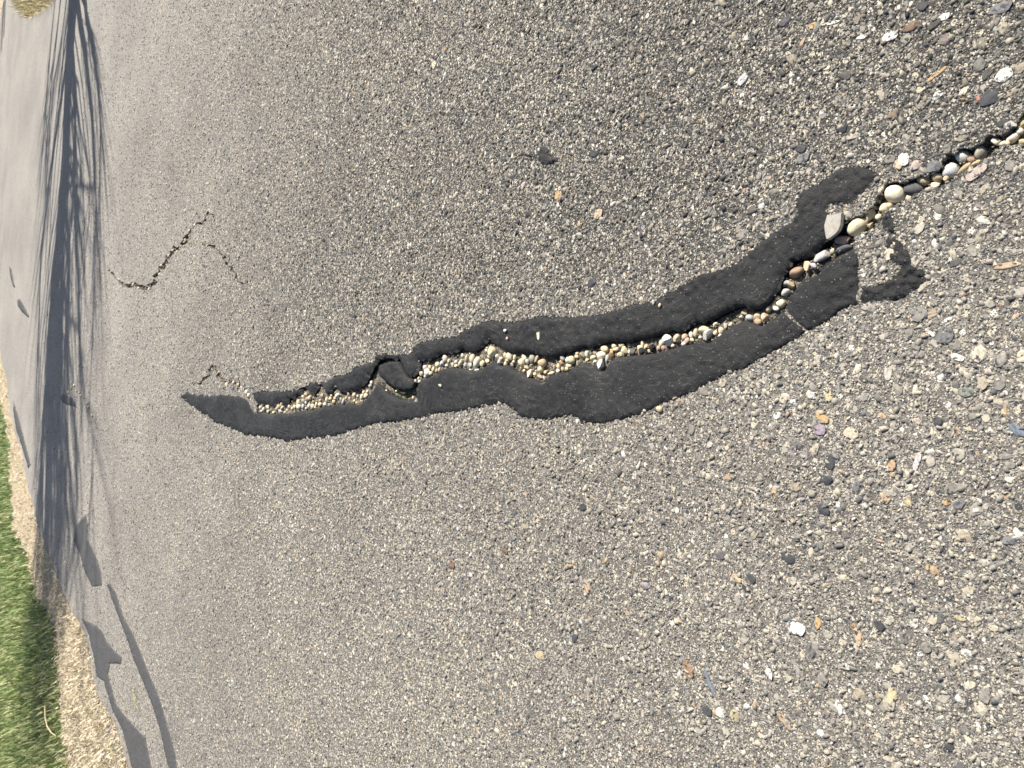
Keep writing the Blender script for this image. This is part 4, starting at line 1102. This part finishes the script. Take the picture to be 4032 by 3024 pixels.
pi_ = scatter(ISLAND + [(300, -900)], 26000, -0.008, 2)
n = len(pi_)
ic = np.array([.60, .52, .30]) * rng.uniform(.6, 1.1, (n, 1))
din = np.array([-(np.array(isl)[:, :2] - p[:2]) for p in pi_[:1]])
ctr = Gp((120, -260))[:2]
far_in = np.sqrt(((pi_[:, :2] - ctr) ** 2).sum(1))
ic = np.where((rng.uniform(0, 1, n) < 0.75 * sstep(1.35, .8, far_in) if False else rng.uniform(0, 1, n) < 0.12)[:, None], np.array([.16, .20, .06]), ic)
tag(blades('dead_grass', pi_, rng.uniform(.05, .11, n), rng.uniform(.0025, .005, n), rng.uniform(.4, .95, n), ic), 'tuft of pale dry grass jutting into the road in the far corner', 'dry grass', kind='stuff')

def tube_pts(V, F_, pts, rad, K=6):
    s = len(V)
    pts = [Vector(p) for p in pts]
    for i, (p, r) in enumerate(zip(pts, rad)):
        t = (pts[min(i + 1, len(pts) - 1)] - pts[max(i - 1, 0)]).normalized()
        a = t.cross(Vector((0.31, 0.22, 0.92))).normalized() if abs(t.z) < 0.97 else t.cross(Vector((1, 0, 0))).normalized()
        b = t.cross(a)
        for k in range(K):
            q = 2 * math.pi * k / K
            V.append(tuple(p + (a * math.cos(q) + b * math.sin(q)) * r))
    for i in range(len(pts) - 1):
        for k in range(K):
            F_.append((s + i * K + k, s + i * K + (k + 1) % K, s + (i + 1) * K + (k + 1) % K, s + (i + 1) * K + k))
    F_.append(tuple(s + k for k in range(K))[::-1]); F_.append(tuple(s + (len(pts) - 1) * K + k for k in range(K)))

def stalk(pxs, z, r, label, col):
    pts = []
    for i, q in enumerate(pxs):
        g = Gp(q); pts.append((g[0], g[1], z + 0.004 * math.sin(i)))
    V, F_ = [], []
    tube_pts(V, F_, pts, [r] * (len(pts) - 1) + [r * .4], 5)
    me = pydata('straw_stalk', V, F_)
    m, nn, b = new_mat('straw_stalk'); b.inputs['Base Color'].default_value = (*col, 1); b.inputs['Roughness'].default_value = .7
    tag(link('straw_stalk', me, m), label, 'straw', 'loose straw stalks')
stalk([(536, 2706), (535, 2730), (541, 2760), (543, 2780), (550, 2798)], 0.006, .0022, 'yellow-green straw stalk lying on asphalt between the two far tar strips', (.36, .36, .12))
stalk([(202, 2778), (206, 2820), (214, 2855), (228, 2880), (246, 2895)], 0.035, .003, 'curved pale straw stalk bent over the green lawn', (.62, .50, .28))

# ------------------------------------------------------------------ the bare tree right of the frame, whose shadow crosses the road
TB = Gp((292, -60))[:2] + HSUN * 1.15
TB = np.array([TB[0], TB[1]])
te = math.tan(SUN_EL)
side = np.array([-HSUN[1], HSUN[0]])
def shadow_to_tree(pxp, spread):
    S = Gp(pxp)[:2]
    D = float(np.dot(TB - S, HSUN))
    D = max(D, 0.2)
    de = spread * D
    q = S + HSUN * (D + de)
    return Vector((q[0], q[1], (D + de) * te))
TRUNK = [(292, -60), (270, 280), (257, 600), (238, 850), (216, 1100), (201, 1400), (190, 1700), (186, 2000), (180, 2300), (160, 2600), (140, 2900)]
tree = bpy.data.objects.new('bare_tree', None)
COL.objects.link(tree)
tree.location = (TB[0], TB[1], -0.05)
tag(tree, 'tall bare tree right of the road, its branches casting the long striped shadow', 'tree')
def tree_part(name, paths, K=7):
    V, F_ = [], []
    for pts, rad in paths:
        tube_pts(V, F_, [Vector(p) - tree.location for p in pts], rad, K)
    return link(name, pydata(name, V, F_), M_BARK, tree, smooth=True)
tp = [Vector((TB[0], TB[1], -0.05)), Vector((TB[0], TB[1], 0.35))] + [shadow_to_tree(q, 0.0) for q in TRUNK]
tree_part('trunk', [(tp, [.24, .20, .19] + list(np.interp(np.arange(len(tp) - 3), [0, 3, 6, 9], [.14, .125, .085, .06])))], 10)
LIMBS = [
 ([(303, -10), (316, 95), (335, 200), (352, 362), (362, 452), (371, 633), (377, 741), (380, 900)], .06, .05),
 ([(335, 0), (340, 63), (358, 151), (374, 252), (390, 362), (396, 520), (393, 640)], .045, -.04),
 ([(217, 0), (208, 95), (196, 220), (188, 330), (181, 430), (180, 633), (178, 760)], .022, .06),
 ([(238, 0), (227, 110), (214, 236), (203, 294), (194, 452), (182, 588)], .03, -.06),
 ([(258, 32), (246, 126), (236, 195), (217, 300), (205, 407), (196, 560)], .025, .09),
 ([(285, 200), (298, 384), (294, 588), (290, 723), (297, 840), (303, 1021), (312, 1202), (316, 1315)], .05, .04),
 ([(258, 610), (280, 678), (300, 760), (306, 900)], .03, -.05),
 ([(225, 500), (195, 700), (181, 831), (163, 976), (158, 1112), (150, 1338), (152, 1500)], .045, -.07),
 ([(245, 720), (271, 931), (271, 1157), (253, 1383), (258, 1636), (271, 1816), (280, 1952), (300, 2100)], .05, .07),
 ([(200, 1400), (172, 1600), (165, 1762), (163, 1862), (167, 2088), (175, 2223), (150, 2500)], .045, -.05),
 ([(215, 1200), (222, 1500), (217, 1726), (226, 1907), (235, 2088), (225, 2300), (200, 2600), (190, 2900)], .045, .05),
 ([(310, 1300), (330, 1545), (366, 1726), (362, 1907)], .02, .03),
 ([(377, 740), (374, 950), (371, 1157), (366, 1383)], .016, .05),
 ([(262, 480), (250, 900), (240, 1200), (232, 1500), (238, 1800), (245, 2050), (210, 2400), (175, 2800)], .05, .02),
 ([(205, 1100), (185, 1450), (170, 1750), (150, 2050), (120, 2400), (90, 2800)], .04, -.03),
 ([(190, 1700), (205, 2000), (200, 2300), (185, 2600), (170, 3000)], .04, .06),
]
twigs = []
rgt = random.Random(5)
for pts, r0, sp in LIMBS:
    w = [shadow_to_tree(q, sp * k / (len(pts) - 1)) for k, q in enumerate(pts)]
    # root the limb on the trunk below its first point
    zt = max(0.45, w[0].z - 0.5)
    root = min((tp[i].lerp(tp[i + 1], k / 8) for i in range(len(tp) - 1) for k in range(9)), key=lambda v: abs(v.z - zt))
    path = [root] + w
    tree_part('limb', [(path, list(np.linspace(r0 * 1.15, r0 * .3, len(path))))], 6)
    for i in range(1, len(path) - 1):
        for _ in range(4):
            k = rgt.random()
            s0 = path[i].lerp(path[i + 1], k)
            dr = (path[i + 1] - path[i]).normalized()
            L = rgt.uniform(.5, 1.5)
            off = Vector((rgt.gauss(0, 1), rgt.gauss(0, 1), rgt.gauss(0, .3))) * .2
            e1 = s0 + (dr + off).normalized() * L * .5
            e2 = e1 + (dr + off * .6 + Vector((0, 0, .1))).normalized() * L * .5
            rr = rgt.uniform(.005, .013)
            twigs.append(([s0, e1, e2], [rr, rr * .7, rr * .3]))
LE = ([0, 300, 700, 1000, 1300, 1700, 2100, 2500, 3000], [215, 192, 182, 165, 155, 150, 150, 105, 60])
RE = ([0, 300, 700, 1000, 1300, 1700, 2100, 2500, 3000], [338, 380, 385, 335, 322, 300, 310, 225, 200])
for k in range(160):
    top = k > 105
    fr = min(1, max(0, rgt.gauss(.5, .36))); y0 = rgt.uniform(1000, 2000) if top else rgt.uniform(80, 1700); L = rgt.uniform(900, 1700) if top else rgt.uniform(600, 1500)
    ysm = [y0 + L * t / 6 for t in range(7)]
    ph, sp = rgt.uniform(0, 6), rgt.uniform(-.07, .07)
    fl = fr + rgt.uniform(-.2, .2)
    pts = []
    for t, yy in enumerate(ysm):
        f_ = .42 + (fr + (fl - fr) * t / 6 - .42) * (.35 + .65 * min(1, t / 3))
        pts.append((np.interp(yy, *LE) * (1 - f_) + np.interp(yy, *RE) * f_ + 3 * math.sin(ph + t), yy))
    w = [shadow_to_tree(q, sp * t / 6) for t, q in enumerate(pts)]
    zt = max(0.4, w[0].z - .4)
    root = min((tp[i].lerp(tp[i + 1], q / 8) for i in range(len(tp) - 1) for q in range(9)), key=lambda v: abs(v.z - zt))
    r0 = rgt.uniform(.009, .024) if top else rgt.uniform(.009, .024)
    twigs.append(([root] + w, list(np.linspace(r0, r0 * .35, 8))))
tw = tree_part('twigs', twigs, 4)
tw['kind'] = 'stuff'
# a young forked tree farther along, only its shadow tips reach the picture
S1, S2 = Gp((5, 196))[:2], Gp((15, 140))[:2]
YB = S1 + HSUN * 3.4
yt = bpy.data.objects.new('young_tree', None)
COL.objects.link(yt)
yt.location = (YB[0], YB[1], -0.05)
tag(yt, 'slim forked young tree beyond the dry grass island', 'tree')
def young(name, pts, rad):
    V, F_ = [], []
    tube_pts(V, F_, [Vector(p) - yt.location for p in pts], rad, 6)
    link(name, pydata(name, V, F_), M_BARK, yt, smooth=True)
tip1 = Vector((YB[0], YB[1], 3.4 * te))
D2 = float(np.dot(YB - S2, HSUN)); q2 = S2 + HSUN * D2
tip2 = Vector((q2[0], q2[1], D2 * te))
young('trunk', [(YB[0], YB[1], -.05), (YB[0], YB[1], .5), tip1], [.10, .09, .05])
young('limb', [(YB[0], YB[1], .5), Vector((YB[0], YB[1], .6)).lerp(tip2, .25), tip2], [.08, .07, .04])
